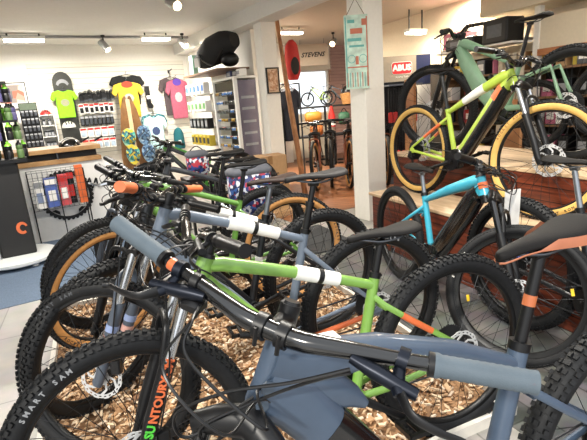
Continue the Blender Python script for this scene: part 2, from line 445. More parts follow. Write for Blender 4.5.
def bike(name, label, cat, pose, sp, group=None):
    g = dict(r=.372, wb=1.18, ac=.53, ht=.125, stl=.46, sh=.71, rise=.015, hb=.375); g.update(pose.get('g', {})); g.update(sp.get('g', {}))
    root = thing(name, label, cat, pose['loc'], radians(pose['th']), group, radians(pose.get('lean', 0)))
    r, wb = g['r'], g['wb']; st = radians(pose.get('st', 0)); ws = r/TR
    foot = V((wb, 0, r))-.044*V((sin(HA), 0, cos(HA))); crown = foot+AX*g['ac']; htt = crown+AX*g['ht']; stt = htt+AX*.03
    MS = Matrix.Translation(foot) @ Matrix.Rotation(st, 4, AX) @ Matrix.Translation(-foot)
    bb = V((wb-.74, 0, .315)); sd = V((-cos(radians(75)), 0, sin(radians(75)))); stc = bb+sd*g['stl']; sad = bb+sd*g['sh']
    kind = sp.get('kind', 'hardtail'); fm = sp['frame']; tubes = {}
    rh = V((0, 0, r))
    # frame -------------------------------------------------
    b = MB(); FR = sp.get('fat', 1.)
    def tube(nm, P, R, n=14, e=1., ref=(0, 1, 0)):
        P = [V(p) for p in P]; R = R if isinstance(R, list) else [R]*len(P)
        if len(R) != len(P):
            R = [R[0], R[-1]] if len(P) == 2 else R
        tubes[nm] = (P, R, e); b.sweep(P, R, n, ref, e)
    ax2 = V((sin(HA), 0, cos(HA)))
    big = kind != 'hardtail'
    tube('head_tube', [crown+AX*.004, crown+AX*.03, htt-AX*.02, htt], [(.028, .03), (.026*FR, .028*FR), (.023*FR, .025*FR), .025])
    if kind == 'carbon_ebike':
        tube('top_tube', [htt-AX*.045+ax2*.01, htt-AX*.05-ax2*.06, htt.lerp(stc, .33)-V((0, 0, .018)), htt.lerp(stc, .66)-V((0, 0, .014)), stc-sd*.045+V((-.005, 0, 0))], [(.03, .035), (.031, .046), (.026, .027), (.022, .018), (.017, .016)], 16, .75)
        q0, q1 = crown+AX*.05+ax2*.012, bb+V((.05, 0, .045))
        tube('down_tube', [q0, q0.lerp(q1, .1)+V((-.012, 0, .012)), q0.lerp(q1, .25)+V((0, 0, .012)), q0.lerp(q1, .5), q0.lerp(q1, .8), q1], [(.032, .05), (.036, .056), (.038, .05), (.038, .047), (.038, .047), (.036, .05)], 18, .7)
        wc = (htt.lerp(stc, .3)-V((0, 0, .03))).lerp(q0.lerp(q1, .3), .5); wa = htt-AX*.075
        b.sweep([wa+ax2*.005, wa.lerp(wc, .35), wa.lerp(wc, .7), wc, wc.lerp(bb, .06)+V((-.01, 0, 0))], [(.029, .06), (.03, .06), (.026, .042), (.018, .022), (.008, .009)], 18, (0, 1, 0), .8)
    else:
        tw = .03 if big else .019
        tube('top_tube', [htt-AX*.025, htt.lerp(stc-sd*.04, .08)-V((0, 0, .014)), htt.lerp(stc-sd*.03, .5)-V((0, 0, .004)), stc-sd*g.get('ttd', .035)], [(tw*.9, tw*1.15), (tw, tw*1.2), (tw*.9, tw), (.0165, .0165)], 14, .85)
        dw, dh = (.034, .046) if big else (.024, .027)
        if kind == 'ebike':
            e0, e1 = crown+AX*.045, bb+V((.055, 0, .05))
            tube('down_tube', [e0, e0.lerp(e1, .12)+V((-.02, 0, .0)), e0.lerp(e1, .3)+V((-.012, 0, 0)), e0.lerp(e1, .9), e1], [(.028, .034), (dw, dh), (dw, dh*1.1), (dw, dh*1.1), (dw, dh)], 16, .65)
        elif kind == 'fullsus':
            tube('down_tube', [crown+AX*.05, (crown+AX*.03).lerp(bb, .15)+V((.0, 0, .004)), bb.lerp(crown, .5)+V((.02, 0, .0)), bb+V((.03, 0, .03))], [(.03, .04), (.038, .06), (.04, .066), (.04, .06)], 16, .6)
        else:
            tube('down_tube', [crown+AX*.03, (crown+AX*.03).lerp(bb, .08)+V((.004, 0, -.004)), (crown+AX*.03).lerp(bb, .6), bb+V((.01, 0, .004))], [(.022, .027), (dw, dh), (dw, dh*.95), (dw*1.05, dh*.9)], 14, .85)
    tube('seat_tube', [bb, stc], [(.02, .019), (.0185, .0185)] if kind != 'carbon_ebike' else [(.026, .024), (.022, .022)])
    b.sweep([bb+V((0, -.042, 0)), bb+V((0, .042, 0))], .024, 16)
    if kind == 'fullsus':
        piv = bb+V((-.01, 0, .09)); rk = bb+sd*.26
        for s in (-1, 1):
            tube('chain_stay%d' % s, [piv+V((-.005, s*.03, -.02)), V((-.17+.44-.16, s*.05, r+.005)), V((0, s*.075, r))], [(.012, .022), (.011, .018), (.01, .015)])
            tube('seat_stay%d' % s, [rk+V((.03, s*.032, 0)), V((.12, s*.05, .66)), V((.06, s*.06, .52)), V((0, s*.074, r+.01))], [(.009, .016), (.009, .014), (.009, .013), (.009, .013)])
        b.sweep([piv+V((0, -.04, 0)), piv+V((0, .04, 0))], .022, 14)
        b.prism([(piv.x+.1, piv.z+.24), (rk.x+.03, rk.z+.012), (rk.x-.02, rk.z-.01), (rk.x+.01, rk.z-.07), (piv.x+.11, piv.z+.2)], .07, Matrix.Rotation(radians(90), 4, 'X'))
    else:
        js = stc-sd*g.get('ssd', .075)
        for s in (-1, 1):
            tube('seat_stay%d' % s, [js+V((-.004, s*.012, 0)), js+V((-.03, s*.036, -.03)), js.lerp(rh, .35)+V((0, s*.05, 0)), V((.01, s*.066, r+.03)), V((0, s*.068, r))], [(.008, .011), (.0085, .011), (.0085, .011), (.008, .01), (.008, .012)], 10)
            tube('chain_stay%d' % s, [bb+V((-.01, s*.034, 0)), bb+V((-.1, s*.05, .01)), V((.1, s*.064, r-.012)), V((0, s*.068, r))], [(.01, .015), (.011, .014), (.009, .011), (.008, .012)], 10)
        b.box(js+V((-.045, 0, -.045)), (.02, .06, .018))
    for s in (-1, 1): b.prism([(.03, r-.018), (-.012, r-.022), (-.016, r+.012), (.012, r+.035), (.035, r+.01)], .007, Matrix.Translation((0, s*.07, 0)) @ Matrix.Rotation(radians(90), 4, 'X'))
    fr = b.build('frame', fm, root)
    for dn, tn, t0, t1, dm, k in sp.get('decals', []):
        P, R, e = tubes[tn]; bb2 = MB(); PP, RR = [], []
        ns = max(2, int((t1-t0)*24))
        for i in range(ns+1):
            p, q = lerp_tube(P, R, t0+(t1-t0)*i/ns); PP.append(p); RR.append((q[0]*k+.0008, q[1]*k+.0008))
        bb2.sweep(PP, RR, 16, (0, 1, 0), e); bb2.build(dn, dm, fr)
    # headset, seat collar ---------------------------------------
    for c0, c1, r0, r1 in ((htt, htt+AX*.012, .027, .024), (crown-AX*.004, crown+AX*.008, .029, .029)): b = MB(); b.cyl(c0, c1, r0, 20, r1); b.build('headset', M_BLK, root)
    b = MB(); b.cyl(stc-sd*.008, stc+sd*.012, .021 if not big else .024, 18); b.cyl(stc+V((-.016, -.014, 0)), stc+V((-.016, .014, 0)), .005, 8); b.build('seat_collar', sp.get('collar', M_BLK), root)
    # seatpost and saddle ---------------------------------------
    pm = sp.get('post', M_BLK)
    b = MB()
    if sp.get('dropper'):
        b.cyl(stc, stc+sd*(g['sh']-g['stl'])*.45, .0155, 16); b.cyl(stc+sd*(g['sh']-g['stl'])*.42, stc+sd*(g['sh']-g['stl'])*.5, .019, 16)
    b.cyl(stc, sad-sd*.05, .0136 if not sp.get('dropper') else .0125, 16)
    b.sweep([sad-sd*.055+V((-.02, 0, 0)), sad-sd*.05, sad-sd*.05+V((.022, 0, 0))], [(.012, .01), (.018, .014), (.012, .01)], 12)
    po = b.build('seatpost', pm, root)
    if sp.get('postband'):
        b = MB(); b.cyl(stc+sd*.095, stc+sd*.12, .0142, 16); b.build('seatpost_band', sp['postband'], po)
    tl = radians(sp.get('sadtilt', 0))
    Msd = Matrix.Translation(sad) @ Matrix.Rotation(tl, 4, 'Y')
    sm = sp.get('saddle', M_SADDLE)
    if sm.name not in ME['saddle']: ME['saddle'][sm.name] = saddle_mb().mesh('saddle', sm, 60)
    so = link('saddle', ME['saddle'][sm.name], root, Msd, sub=1)
    b = MB()
    for s in (-1, 1): b.sweep(catmull([(.1, s*.008, -.024), (.06, s*.018, -.034), (.02, s*.022, -.042), (-.04, s*.022, -.042), (-.085, s*.03, -.022)], 5), .0036, 8)
    b.build('saddle_rails', M_GREYMET, so)
    if sp.get('trim'): saddle_trim_mb().build('saddle_trim', sp['trim'], so, smooth=60)
    # fork ------------------------------------------------------
    hub = V((wb, 0, r)); b = MB(); cl = hub+AX*(g['ac']-.018)
    b.sweep([cl+V((0, -.088, 0))-AX*.02, cl+V((0, -.05, 0))+AX*.0, cl+AX*.012-V((.012, 0, 0)), cl+V((0, .05, 0)), cl+V((0, .088, 0))-AX*.02], [(.018, .02), (.026, .022), (.032, .024), (.026, .022), (.018, .02)], 12, ref=AX)
    b.cyl(crown-AX*.03, crown+AX*.005, .025, 16)
    fo = b.build('fork', sp.get('crown', M_BLK), root, MS)
    b = MB()
    for s in (-1, 1): b.cyl(hub+V((0, s*.072, 0))+AX*.2, cl+V((0, s*.072, 0)), .0165, 16)
    b.build('stanchions', sp.get('stanch', M_GLOSS), fo)
    b = MB()
    top = .31
    for s in (-1, 1):
        o = V((0, s*.072, 0))
        b.sweep([hub+o-AX*.02-ax2*.004, hub+o+AX*.03-ax2*.006, hub+o+AX*.12, hub+o+AX*(top-.03), hub+o+AX*top], [(.012, .018), (.017, .02), (.02, .022), (.0215, .023), (.0225, .0235)], 14)
        b.cyl(hub+V((0, s*.052, 0)), hub+V((0, s*.086, 0)), .013, 12)
    b.sweep(catmull([hub+V((0, -.072, 0))+AX*(top-.02)+ax2*.012, hub+V((0, -.066, 0))+AX*.385+ax2*.03, hub+V((0, -.03, 0))+AX*.412+ax2*.035, hub+V((0, .03, 0))+AX*.412+ax2*.035, hub+V((0, .066, 0))+AX*.385+ax2*.03, hub+V((0, .072, 0))+AX*(top-.02)+ax2*.012], 5), (.011, .008), 10, ref=AX)
    lo = b.build('fork_lowers', sp.get('lowers', M_BLK), fo)
    if sp.get('ftxt'):
        for s, y0, mm, size in sp['ftxt']:
            X = AX; Z = V((0, 1, 0)); Y = Z.cross(X); c = hub+V((0, .072+.0222, 0))+AX*y0+ax2*0
            Mx = Matrix(((X.x, Y.x, Z.x, c.x), (X.y, Y.y, Z.y, c.y), (X.z, Y.z, Z.z, c.z), (0, 0, 0, 1)))
            lettering('fork_lettering', s, size, mm, lo, Mx, .001, bold=.0012)
    if sp.get('fband'):
        for a0, a1, mm in sp['fband']:
            for s in (-1, 1): b = MB(); b.cyl(hub+V((0, s*.072, 0))+AX*a0, hub+V((0, s*.072, 0))+AX*a1, .0242, 14); b.build('fork_band', mm, lo)
    b = MB(); c = hub+V((-.075, .062, .045)); b.box(c, (.04, .03, .06), M=None, bev=.006); b.box(c+V((.02, 0, .03)), (.03, .018, .02)); b.build('brake_caliper', M_BLK, fo)
    # wheels ----------------------------------------------------
    S = Matrix.Scale(ws, 4)
    wheel('front_wheel', root, MS @ Matrix.Translation(hub) @ Matrix.Rotation(sp.get('spin', .3), 4, 'Y') @ S if not sp.get('ftext') else MS @ Matrix.Translation(hub) @ S, sp)
    wheel('rear_wheel', root, Matrix.Translation(rh) @ S, sp, True)
    # cockpit ---------------------------------------------------
    bc = stt+V((.055, 0, .01))
    b = MB(); b.cyl(htt+AX*.01, htt+AX*.022, .019, 18); b.cyl(htt+AX*.021, htt+AX*.055, .0185, 18); b.cyl(htt+AX*.055, htt+AX*.06, .017, 18, .014)
    b.sweep([stt, stt.lerp(bc, .6), bc], [(.018, .016), (.015, .014), (.02, .018)], 12, (0, 1, 0))
    for s in (-1, 1):
        Mx = Matrix.Translation(bc+V((0, s*.02, 0))) @ RY
        b.lathe([(.018, -.009), (.0225, -.009), (.0225, .009), (.018, .009)], 20, Mx, closed=True)
        b.cyl(bc+V((.02, s*.02, .012)), bc+V((.02, s*.02, -.024)), .004, 8)
    b.build('stem', sp.get('stem', M_BLK), root, MS)
    rise, hb = g['rise'], g['hb']
    def barp(s):                    # point of the bar at signed distance s from its middle
        q = abs(s)/hb; y = s
        u = min(max((q-.12)/.3, 0), 1); u = u*u*(3-2*u)
        if sp.get('flatbar'): u = max(0, q-.08)/.92
        return bc+V((-.06*max(0, q-.15)/.85, y, rise*u))
    P = [barp(hb*(-1+2*i/40)) for i in range(41)]
    def br(q): return .0172 if q < .12 else (.0172-(.0172-.0112)*min(1, (q-.12)/.4))
    b = MB(); b.sweep(P, [br(abs(-1+2*i/40)) for i in range(41)], 16, ref=(1, 0, 0))
    hbar = b.build('handlebar', sp.get('bar', M_GLOSS), root, MS)
    for t0, t1, mm in sp.get('barband', []):
        b = MB(); n = 6; b.sweep([barp(hb*(t0+(t1-t0)*i/n)) for i in range(n+1)], [br(abs(t0+(t1-t0)*i/n))+.0006 for i in range(n+1)], 16, ref=(1, 0, 0)); b.build('bar_graphic', mm, hbar)
    for s in (-1, 1):
        b = MB(); n = 26; PP, RR = [], []
        for i in range(n+1):
            q = hb-.132+.134*i/n; PP.append(barp(s*q)); RR.append(.0162+(.0009 if i % 2 else 0) if 1 < i < n-1 else .0185 if i < 2 else .0172)
        b.sweep(PP, RR, 18, ref=(1, 0, 0)); gp = b.build('grip', sp.get('grip', M_BLK), hbar)
        b = MB(); b.sweep([barp(s*(hb-.14)), barp(s*(hb-.128))], .0182, 16, ref=(1, 0, 0)); b.build('grip_collar', sp.get('gripcol', M_BLK), gp)
        # brake lever: clamp, master cylinder, blade
        c = barp(s*(hb-.175)); q = V((.012, 0, -.006))
        b = MB(); b.sweep([c+V((0, -s*.008, 0)), c+V((0, s*.008, 0))], .018, 14, ref=(1, 0, 0))
        b.sweep([c+V((.012, 0, -.008)), c+V((.036, s*.004, -.02)), c+V((.045, s*.012, -.024))], [(.009, .008), (.011, .01), (.01, .009)], 10)
        b.sweep([c+V((.036, s*.034, -.02)), c+V((.034, s*.01, -.02)), c+V((.03, -s*.03, -.016)), c+V((.026, -s*.07, -.012))], [(.009, .01), (.012, .011), (.0125, .012), (.008, .008)], 12)
        lv = b.build('brake_lever', sp.get('leverbody', M_BLK), hbar)
        b = MB(); b.sweep(catmull([c+V((.045, s*.012, -.022)), c+V((.066, s*.035, -.03)), c+V((.068, s*.07, -.036)), c+V((.06, s*.105, -.042)), c+V((.066, s*.118, -.043))], 5), [(.004, .009), (.004, .0075), (.0035, .007), (.0035, .006), (.004, .005)], 10, ref=(1, 0, 0)); b.build('lever_blade', sp.get('blade', M_BLK), lv)
        if s < 0 or sp.get('dropper'):
            b = MB(); c2 = barp(s*(hb-.215)); b.sweep([c2+V((0, -.007, 0)), c2+V((0, .007, 0))], .017, 14, ref=(1, 0, 0)); b.box(c2+V((.018, -s*.008, -.03)), (.035, .04, .024), bev=.006); b.sweep([c2+V((.0, s*.0, -.034)), c2+V((-.02, s*.022, -.042))], [(.006, .004), (.009, .003)], 8); b.build('shifter', M_BLK, hbar)
    # hoses: from the lever bodies forward in a bow and back to the head tube and fork
    b = MB(); n0 = bc+V((.11, 0, -.06))
    if kind == 'carbon_ebike':
        st0 = barp(hb-.24)+V((.028, 0, -.012)); e = crown+AX*.05+V((.03, .02, 0))
        b.sweep(catmull([MS @ st0, MS @ (bc+V((.05, .06, -.035))), MS @ (bc+V((.085, -.03, -.075))), MS @ (bc+V((.11, -.1, -.14))), MS @ (bc+V((.1, -.08, -.19))), e], 8), .0029, 7)
        b.sweep(catmull([MS @ st0+V((0, 0, -.006)), MS @ (bc+V((.02, .1, -.03))), MS @ (bc+V((.035, .03, -.09))), MS @ (bc+V((.09, -.06, -.16))), MS @ (bc+V((.08, -.05, -.21))), e-AX*.03], 8), .0029, 7)
    for s in ((-1, 1) if kind != 'carbon_ebike' else (-1,)):
        st0 = barp(s*(hb-.245))+V((.026, 0, -.012)); e = (crown+AX*.07)+V((.03, -s*.03, 0))
        mid = MS @ (bc+V((.11, s*.08, -.015))); mid2 = MS @ (bc+V((.1, -s*.05, -.09)))
        b.sweep(catmull([MS @ st0, MS @ (st0.lerp(bc+V((.11, s*.08, .0)), .45)+V((.01, 0, .012))), mid, mid2, e, e+V((-.09, s*.008, -.075))], 8), .0027, 7)
    st0 = barp(-(hb-.24))+V((.016, 0, -.03))
    b.sweep(catmull([MS @ st0, MS @ (bc+V((.13, -.11, -.03))), MS @ (bc+V((.13, .0, -.1))), crown+AX*.05+V((.02, .034, 0)), crown+AX*.02+V((-.08, .03, -.07))], 8), .0024, 7)
    st0 = barp(hb-.245)+V((.026, 0, -.012))
    if kind != 'carbon_ebike': b.sweep(catmull([MS @ st0, MS @ (bc+V((.1, .1, -.02))), MS @ (bc+V((.1, .09, -.12))), MS @ (hub+AX*.3+V((.0, .1, 0))), MS @ (hub+V((-.07, .085, .09)))], 8), .0027, 7)
    b.build('hoses', M_HOSE, root)
    # drivetrain ------------------------------------------------
    ca = radians(sp.get('crank', 200)); rr = .072
    b = MB(); n = 32; poly = []
    for i in range(n):
        for da, q in ((0, rr-.005), (.25, rr), (.5, rr), (.75, rr-.005)):
            a = 2*pi*(i+da)/n; poly.append((q*cos(a), q*sin(a)))
    Mx = Matrix.Translation(bb+V((0, -.052, 0))) @ RY
    inner = [(.052*cos(2*pi*i/24), .052*sin(2*pi*i/24)) for i in range(24)]
    b.prism(poly, .003, Mx); b.prism(inner, .006, Mx)
    cr = b.build('crankset', M_BLK, root)
    for s in (-1, 1):
        a = ca if s > 0 else ca+pi; d = V((cos(a), 0, sin(a))); p0 = bb+V((0, s*.06, 0)); p1 = bb+V((0, s*.085, 0))+d*.172
        b = MB(); b.sweep([p0-d*.022, p0, p0.lerp(p1, .5), p1, p1+d*.016], [(.009, .014), (.011, .017), (.008, .013), (.008, .014), (.007, .01)], 10, (0, 1, 0)); b.sweep([bb+V((0, s*.04, 0)), p0+V((0, s*.012, 0))], .016, 12); b.build('crank_arm', M_BLK, cr)
        b = MB(); pc = p1+V((0, s*.06, 0)); b.sweep([p1, pc+V((0, s*.045, 0))], .008, 8)
        for k in (-1, 1): b.box(pc+V((k*.042, 0, 0)), (.014, .09, .018)); b.box(pc+V((0, k*.043, 0)), (.09, .012, .016))
        for i in (-1, 0, 1):
            for k in (-1, 1): b.cyl(pc+V((k*.042, i*.035, -.013)), pc+V((k*.042, i*.035, .013)), .003, 6)
        b.build('pedal', M_BLK, cr)
    b = MB(); cy = -.05
    b.sweep([bb+V((.0, cy, rr)), V((0, cy+.004, r+.05))], [(.0035, .004)]*2, 6, (0, 1, 0)); b.sweep([bb+V((0, cy, -rr)), V((.03, cy, r-.13))], [(.0035, .004)]*2, 6, (0, 1, 0))
    b.sweep([V((.03, cy, r-.13)), V((-.012, cy, r-.12)), V((-.008, cy, r-.065)), V((.03, cy+.004, r-.03))], [(.0035, .004)]*4, 6, (0, 1, 0))
    b.build('chain', M_CASS, root)
    b = MB(); b.sweep([V((-.005, -.075, r-.005)), V((-.01, -.085, r-.05)), V((.006, -.07, r-.075))], [(.012, .014), (.014, .018), (.01, .012)], 10)
    for p in (V((.0, cy, r-.065)), V((.012, cy, r-.125))): b.lathe([(.001, -.005), (.02, -.004), (.02, .004), (.001, .005)], 14, Matrix.Translation(p) @ RY)
    b.prism([(-.012, r-.055), (.012, r-.055), (.026, r-.14), (0, r-.14)], .004, Matrix.Translation((0, cy-.01, 0)) @ Matrix.Rotation(radians(90), 4, 'X'))
    b.build('derailleur', M_BLK, root)
    if big and kind != 'hardtail':
        b = MB(); b.sweep([bb+V((.04, -.052, .02)), bb+V((.04, -.044, .02)), bb+V((.03, .044, .02)), bb+V((.03, .052, .02))], [(.06, .05), (.085, .075), (.085, .075), (.06, .05)], 18, (1, 0, 0), .8); b.build('motor_housing', M_GLOSS, root)
    if kind == 'ebike':
        P, R, e = tubes['down_tube']; b = MB(); PP, RR = [], []
        for i in range(10):
            p, q = lerp_tube(P, R, .16+.82*i/9); PP.append(p+V((.017, 0, -.010))); RR.append((q[0]*1.05, q[1]*.95))
        b.sweep(PP, RR, 16, (0, 1, 0), .6); b.build('battery_cover', sp.get('battery', M_GLOSS), root)
    if kind == 'fullsus':
        b = MB(); p0, p1 = bb+V((.16, 0, .32)), bb+V((.0, 0, .22)); b.cyl(p0, p0.lerp(p1, .55), .021, 14); b.cyl(p0.lerp(p1, .5), p1, .01, 12); b.build('rear_shock', M_BLK, root)
    root['_sad'] = tuple(sad)
    del root['_sad']
    for nm, tn, t0, t1, rad in sp.get('sleeves', []):
        P, R, e = tubes[tn]; b = MB(); n = 8; PP, RR = [], []
        for i in range(n+1):
            p, q = lerp_tube(P, R, t0+(t1-t0)*i/n); PP.append(p); RR.append((q[0]+rad, q[1]+rad))
        b.sweep(PP, RR, 16, (0, 1, 0)); so2 = b.build(nm, M_FOAM, fr)
        b = MB(); p, q = lerp_tube(P, R, (t0+t1)/2); p2, _ = lerp_tube(P, R, (t0+t1)/2+.02); b.sweep([p, p2], [(q[0]+rad+.0015, q[1]+rad+.0015)]*2, 16, (0, 1, 0)); b.build('sleeve_strap', M_BLK, so2)
    return root, dict(MS=MS, bc=bc, htt=htt, stc=stc, sad=sad, bb=bb, crown=crown, tubes=tubes, frame=fr, barp=barp, hub=hub, rh=rh)
# ---------------------------------------------------------------- the bikes on show
c_blue = mat('slate_blue_paint', '#415063', .4, coat=.35, var=.05)
c_grip = mat('slate_blue_rubber', '#525e67', .65, bump=.15, bscale=500)
c_green = mat('apple_green_paint', '#76a048', .36, coat=.4, var=.05)
c_leaf = mat('leaf_green_paint', '#5c8a3a', .35, coat=.3, var=.05)
c_steel = mat('steel_blue_paint', '#646f7e', .35, coat=.3, var=.05)
c_bl = mat('black_paint', '#16181c', .3, coat=.3, var=.1)
c_cyan = mat('cyan_paint', '#3393ab', .32, coat=.4, var=.05)
c_lime = mat('lime_paint', '#a5bc46', .32, coat=.3, var=.05)
c_sage = mat('sage_paint', '#708f74', .4, coat=.2, var=.05)
c_orange = mat('orange_paint', '#d4693a', .35, coat=.3)
c_silver = mat('brushed_grey', '#8d9298', .3, .85)
c_lav = mat('fork_grey_blue', '#4b535f', .4, var=.08)
bk = {}
def put(key, *a, **k): bk[key] = bike(*a, **k)
put('A', 'mountain_bike', 'slate blue electric mountain bike closest to the camera, with slate blue grips and orange-edged saddle', 'bicycle',
    dict(loc=(.842, 1.034, 0), th=202.44, lean=1.5, st=45.1, g=dict(sh=.735, stl=.47, ht=.144, rise=.043, r=.373, wb=1.24, ac=.512)),
    dict(kind='carbon_ebike', frame=c_blue, grip=c_grip, saddle=M_SADDLE, trim=mat('saddle_orange_panel', '#a9694c', .55), post=M_BLK, postband=mat('muted_orange', '#b0633c', .45), sadtilt=5, collar=M_BLK, blade=M_BLK,
         decals=[('battery_cover', 'down_tube', .4, .99, M_GLOSS, 1.01)], flatbar=True, leverbody=mat('navy_lever', '#161b26', .35, .6), blade2=0, barband=[(-.6, -.52, c_orange)], rtext=[('SCHWALBE', 120, .02, 1, False, M_GREYPRINT)]))
put('B', 'mountain_bike', 'apple green hardtail mountain bike with a white foam sleeve, second from the camera', 'bicycle',
    dict(loc=(.591, 1.553, 0), th=200.76, lean=3.8, st=1.6, g=dict(sh=.60, stl=.431, ht=.094, rise=.06, r=.371, wb=1.178, ac=.513)),
    dict(frame=c_green, stanch=M_STEEL, saddle=M_SADDLE, fat=1.05, crank=215, bar=mat('bronze_black_bar', '#2a2724', .25, .6),
         ftext=[('SMART SAM', 52, .02, 1, False, M_GREYPRINT)], rtext=[('SCHWALBE', 224, .022, 1, False, M_WHITE)],
         ftxt=[('XCM', .285, c_orange, .034), ('NTOUR', .19, c_orange, .034), ('SU', .105, mat('bright_green_print', '#4fc03e', .5), .034)],
         decals=[('orange_stripe', 'seat_stay1', .42, .6, c_orange, 1.03)], sleeves=[('foam_sleeve', 'top_tube', .66, .84, .006)]))
put('C', 'mountain_bike', 'steel blue hardtail mountain bike with orange grips just behind the apple green one', 'bicycle',
    dict(loc=(.346, 1.978, 0), th=201.1, lean=.2, st=-29.4, g=dict(sh=.758, stl=.5, ht=.146, rise=.035, r=.376, wb=1.19, ac=.542)),
    dict(frame=c_steel, grip=M_ORANGE, lowers=c_lav, stanch=M_STEEL, saddle=M_SADGREY, dropper=True, fband=[(.2, .225, mat('lavender_print', '#8a9ac0', .5)), (.155, .18, mat('pale_pink_print', '#c79a90', .5))], crank=190,
         ftext=[('SCHWALBE', 345, .02, 1, False, M_GREYPRINT), ('SMART SAM', 60, .02, 1, False, mat('dark_grey_print', '#4c4e52', .6))], rtext=[('SCHWALBE', 100, .02, 1, False, M_GREYPRINT)],
         decals=[('orange_stripe', 'chain_stay1', .3, .75, c_orange, 1.03)], sleeves=[('foam_sleeve', 'top_tube', .6, .86, .007)]))
put('D', 'mountain_bike', 'black hardtail mountain bike with brown saddle and turned wheel behind the steel blue one', 'bicycle',
    dict(loc=(.14, 2.45, 0), th=207.7, lean=-1.1, st=33, g=dict(sh=.684, stl=.474, ht=.133, rise=.006, r=.378, wb=1.19, ac=.534)),
    dict(frame=c_bl, saddle=M_SADBROWN, post=c_silver, crank=160, blade=M_STEEL, sleeves=[('foam_sleeve', 'top_tube', .62, .94, .008)],
         decals=[('silver_sticker', 'seat_tube', .45, .55, M_WHITE, 1.03)]))
put('E', 'mountain_bike', 'leaf green hardtail mountain bike with tan-sidewall tyres in the left row', 'bicycle',
    dict(loc=(-.015, 2.934, 0), th=203.0, lean=2, st=32, g=dict(sh=.707, stl=.471, r=.378, wb=1.19)),
    dict(frame=c_leaf, wall='tan', saddle=M_SADDLE, post=M_BLK, stanch=M_STEEL, crank=170, ftext=[('ROCKET RON', 312, .022, 1, True, c_bl)], rtext=[('ROCKET RON', 178, .022, 1, False, c_bl)]))
put('F', 'mountain_bike', 'black hardtail mountain bike with silver stays standing behind the leaf green tan-tyred one', 'bicycle',
    dict(loc=(-.22, 3.355, 0), th=210, lean=-.5, st=20, g=dict(sh=.751, r=.37, wb=1.198)),
    dict(frame=c_bl, saddle=M_SADDLE, lowers=c_lav, decals=[('silver_sticker', 'seat_stay1', .1, .5, M_STEEL, 1.03), ('white_stripe', 'top_tube', .4, .7, M_WHITE, 1.01)], crank=180))
put('K', 'mountain_bike', 'dark grey touring bike with a rear rack, farthest of the left row', 'bicycle',
    dict(loc=(-.24, 3.95, 0), th=207, lean=0, st=-10, g=dict(sh=.62, r=.34, wb=1.1, stl=.42)),
    dict(frame=mat('dark_grey_paint', '#3a3d42', .35), saddle=M_SADDLE, tyre='street', crank=180))
put('G', 'electric_bike', 'cyan electric bike with black battery tube and a white price tag, before the wooden steps', 'bicycle',
    dict(loc=(.76, 3.195, 0), th=-77, lean=-.6, st=41.9, g=dict(sh=.585, stl=.40, ht=.105, r=.346, wb=1.21, ac=.509)),
    dict(kind='ebike', frame=c_cyan, tyre='street', post=c_silver, saddle=M_SADDLE, crank=200, decals=[('black_tube_cover', 'down_tube', .07, .99, M_GLOSS, 1.03), ('orange_label', 'head_tube', .4, .6, c_orange, 1.03), ('orange_stripe', 'seat_stay1', .5, .7, c_orange, 1.04)],
         ftext=[('SCHWALBE', 165, .02, -1, False, M_WHITE), ('SCHWALBE', 15, .02, -1, False, M_WHITE)], stanch=M_GLOSS, frefl=[(200, M_YELLOW), (20, M_YELLOW)], rrefl=[(35, M_REFL), (215, M_REFL)]))
put('H', 'electric_bike', 'black bike with silver seat post at the right edge, behind the orange-edged saddle', 'bicycle',
    dict(loc=(1.215, 2.36, 0), th=-68, lean=-1.9, st=0, g=dict(sh=.69, stl=.44, r=.376)),
    dict(frame=c_bl, post=c_silver, saddle=M_SADDLE, crank=200, decals=[('blue_stripe', 'seat_stay-1', .4, .7, mat('blue_paint', '#3553a0', .35), 1.04)]))
put('I', 'electric_bike', 'lime green electric bike with cream-sidewall tyres on the lower wooden step', 'bicycle',
    dict(loc=(1.096, 3.872, .49), th=-65.7, lean=-1.2, st=12.3, g=dict(sh=.72, stl=.411, ht=.113, rise=.054, r=.374, ac=.523)),
    dict(kind='ebike', disc=1.25, frame=c_lime, wall='cream', stanch=M_STEEL, crank=20, post=M_BLK, ftext=[('ROCKET RON', 140, .022, -1, False, mat('brown_print', '#7a4a22', .6)), ('ROCKET RON', 290, .022, -1, True, c_bl)],
         decals=[('orange_stripe', 'seat_stay1', .3, .6, c_orange, 1.05), ('orange_stripe', 'seat_stay-1', .3, .6, c_orange, 1.05), ('orange_panel', 'down_tube', .2, .42, c_orange, 1.012), ('white_lettering_panel', 'top_tube', .55, .8, M_WHITE, 1.01)]))
put('J', 'electric_bike', 'sage green full-suspension electric bike on the upper wooden step, facing away', 'bicycle',
    dict(loc=(1.936, 3.153, .78), th=115.8, lean=0, st=20, g=dict(sh=.73, stl=.42, ht=.12, rise=.06, r=.395, wb=1.246, ac=.502)),
    dict(kind='fullsus', frame=c_sage, crank=200, post=M_BLK))
# price tag hanging from the cyan bike's bar, and emblem stickers on the slate blue frame
R_, I_ = bk['G']
b = MB(); p = I_['MS'] @ (I_['bc']+V((.09, .16, -.075)))
b.box(p+V((0, 0, -.13)), (.004, .095, .27)); tg = b.build('price_tag', M_PAPER, R_)
b = MB(); b.cyl(p+V((0, 0, -.005)), p+V((-.05, 0, .06)), .0012, 6); b.build('tag_string', M_BLK, tg)
R_, I_ = bk['A']; fr = I_['frame']
def hexa(r, s=1.): return [(r*s*cos(pi/6+i*pi/3), r*sin(pi/6+i*pi/3)) for i in range(6)]
b = MB(); h = I_['htt']; c = h-AX*.075; 
for q, yy in ((0., .0), (.032, -.002)):
    cc = c-AX*q+V((.016, .0335, 0)); b.prism(hexa(.0125), .003, Matrix.Translation(cc) @ Matrix.Rotation(radians(90), 4, 'X'))
b.build('frame_emblem', mat('emblem_dark', '#46525f', .4), fr)
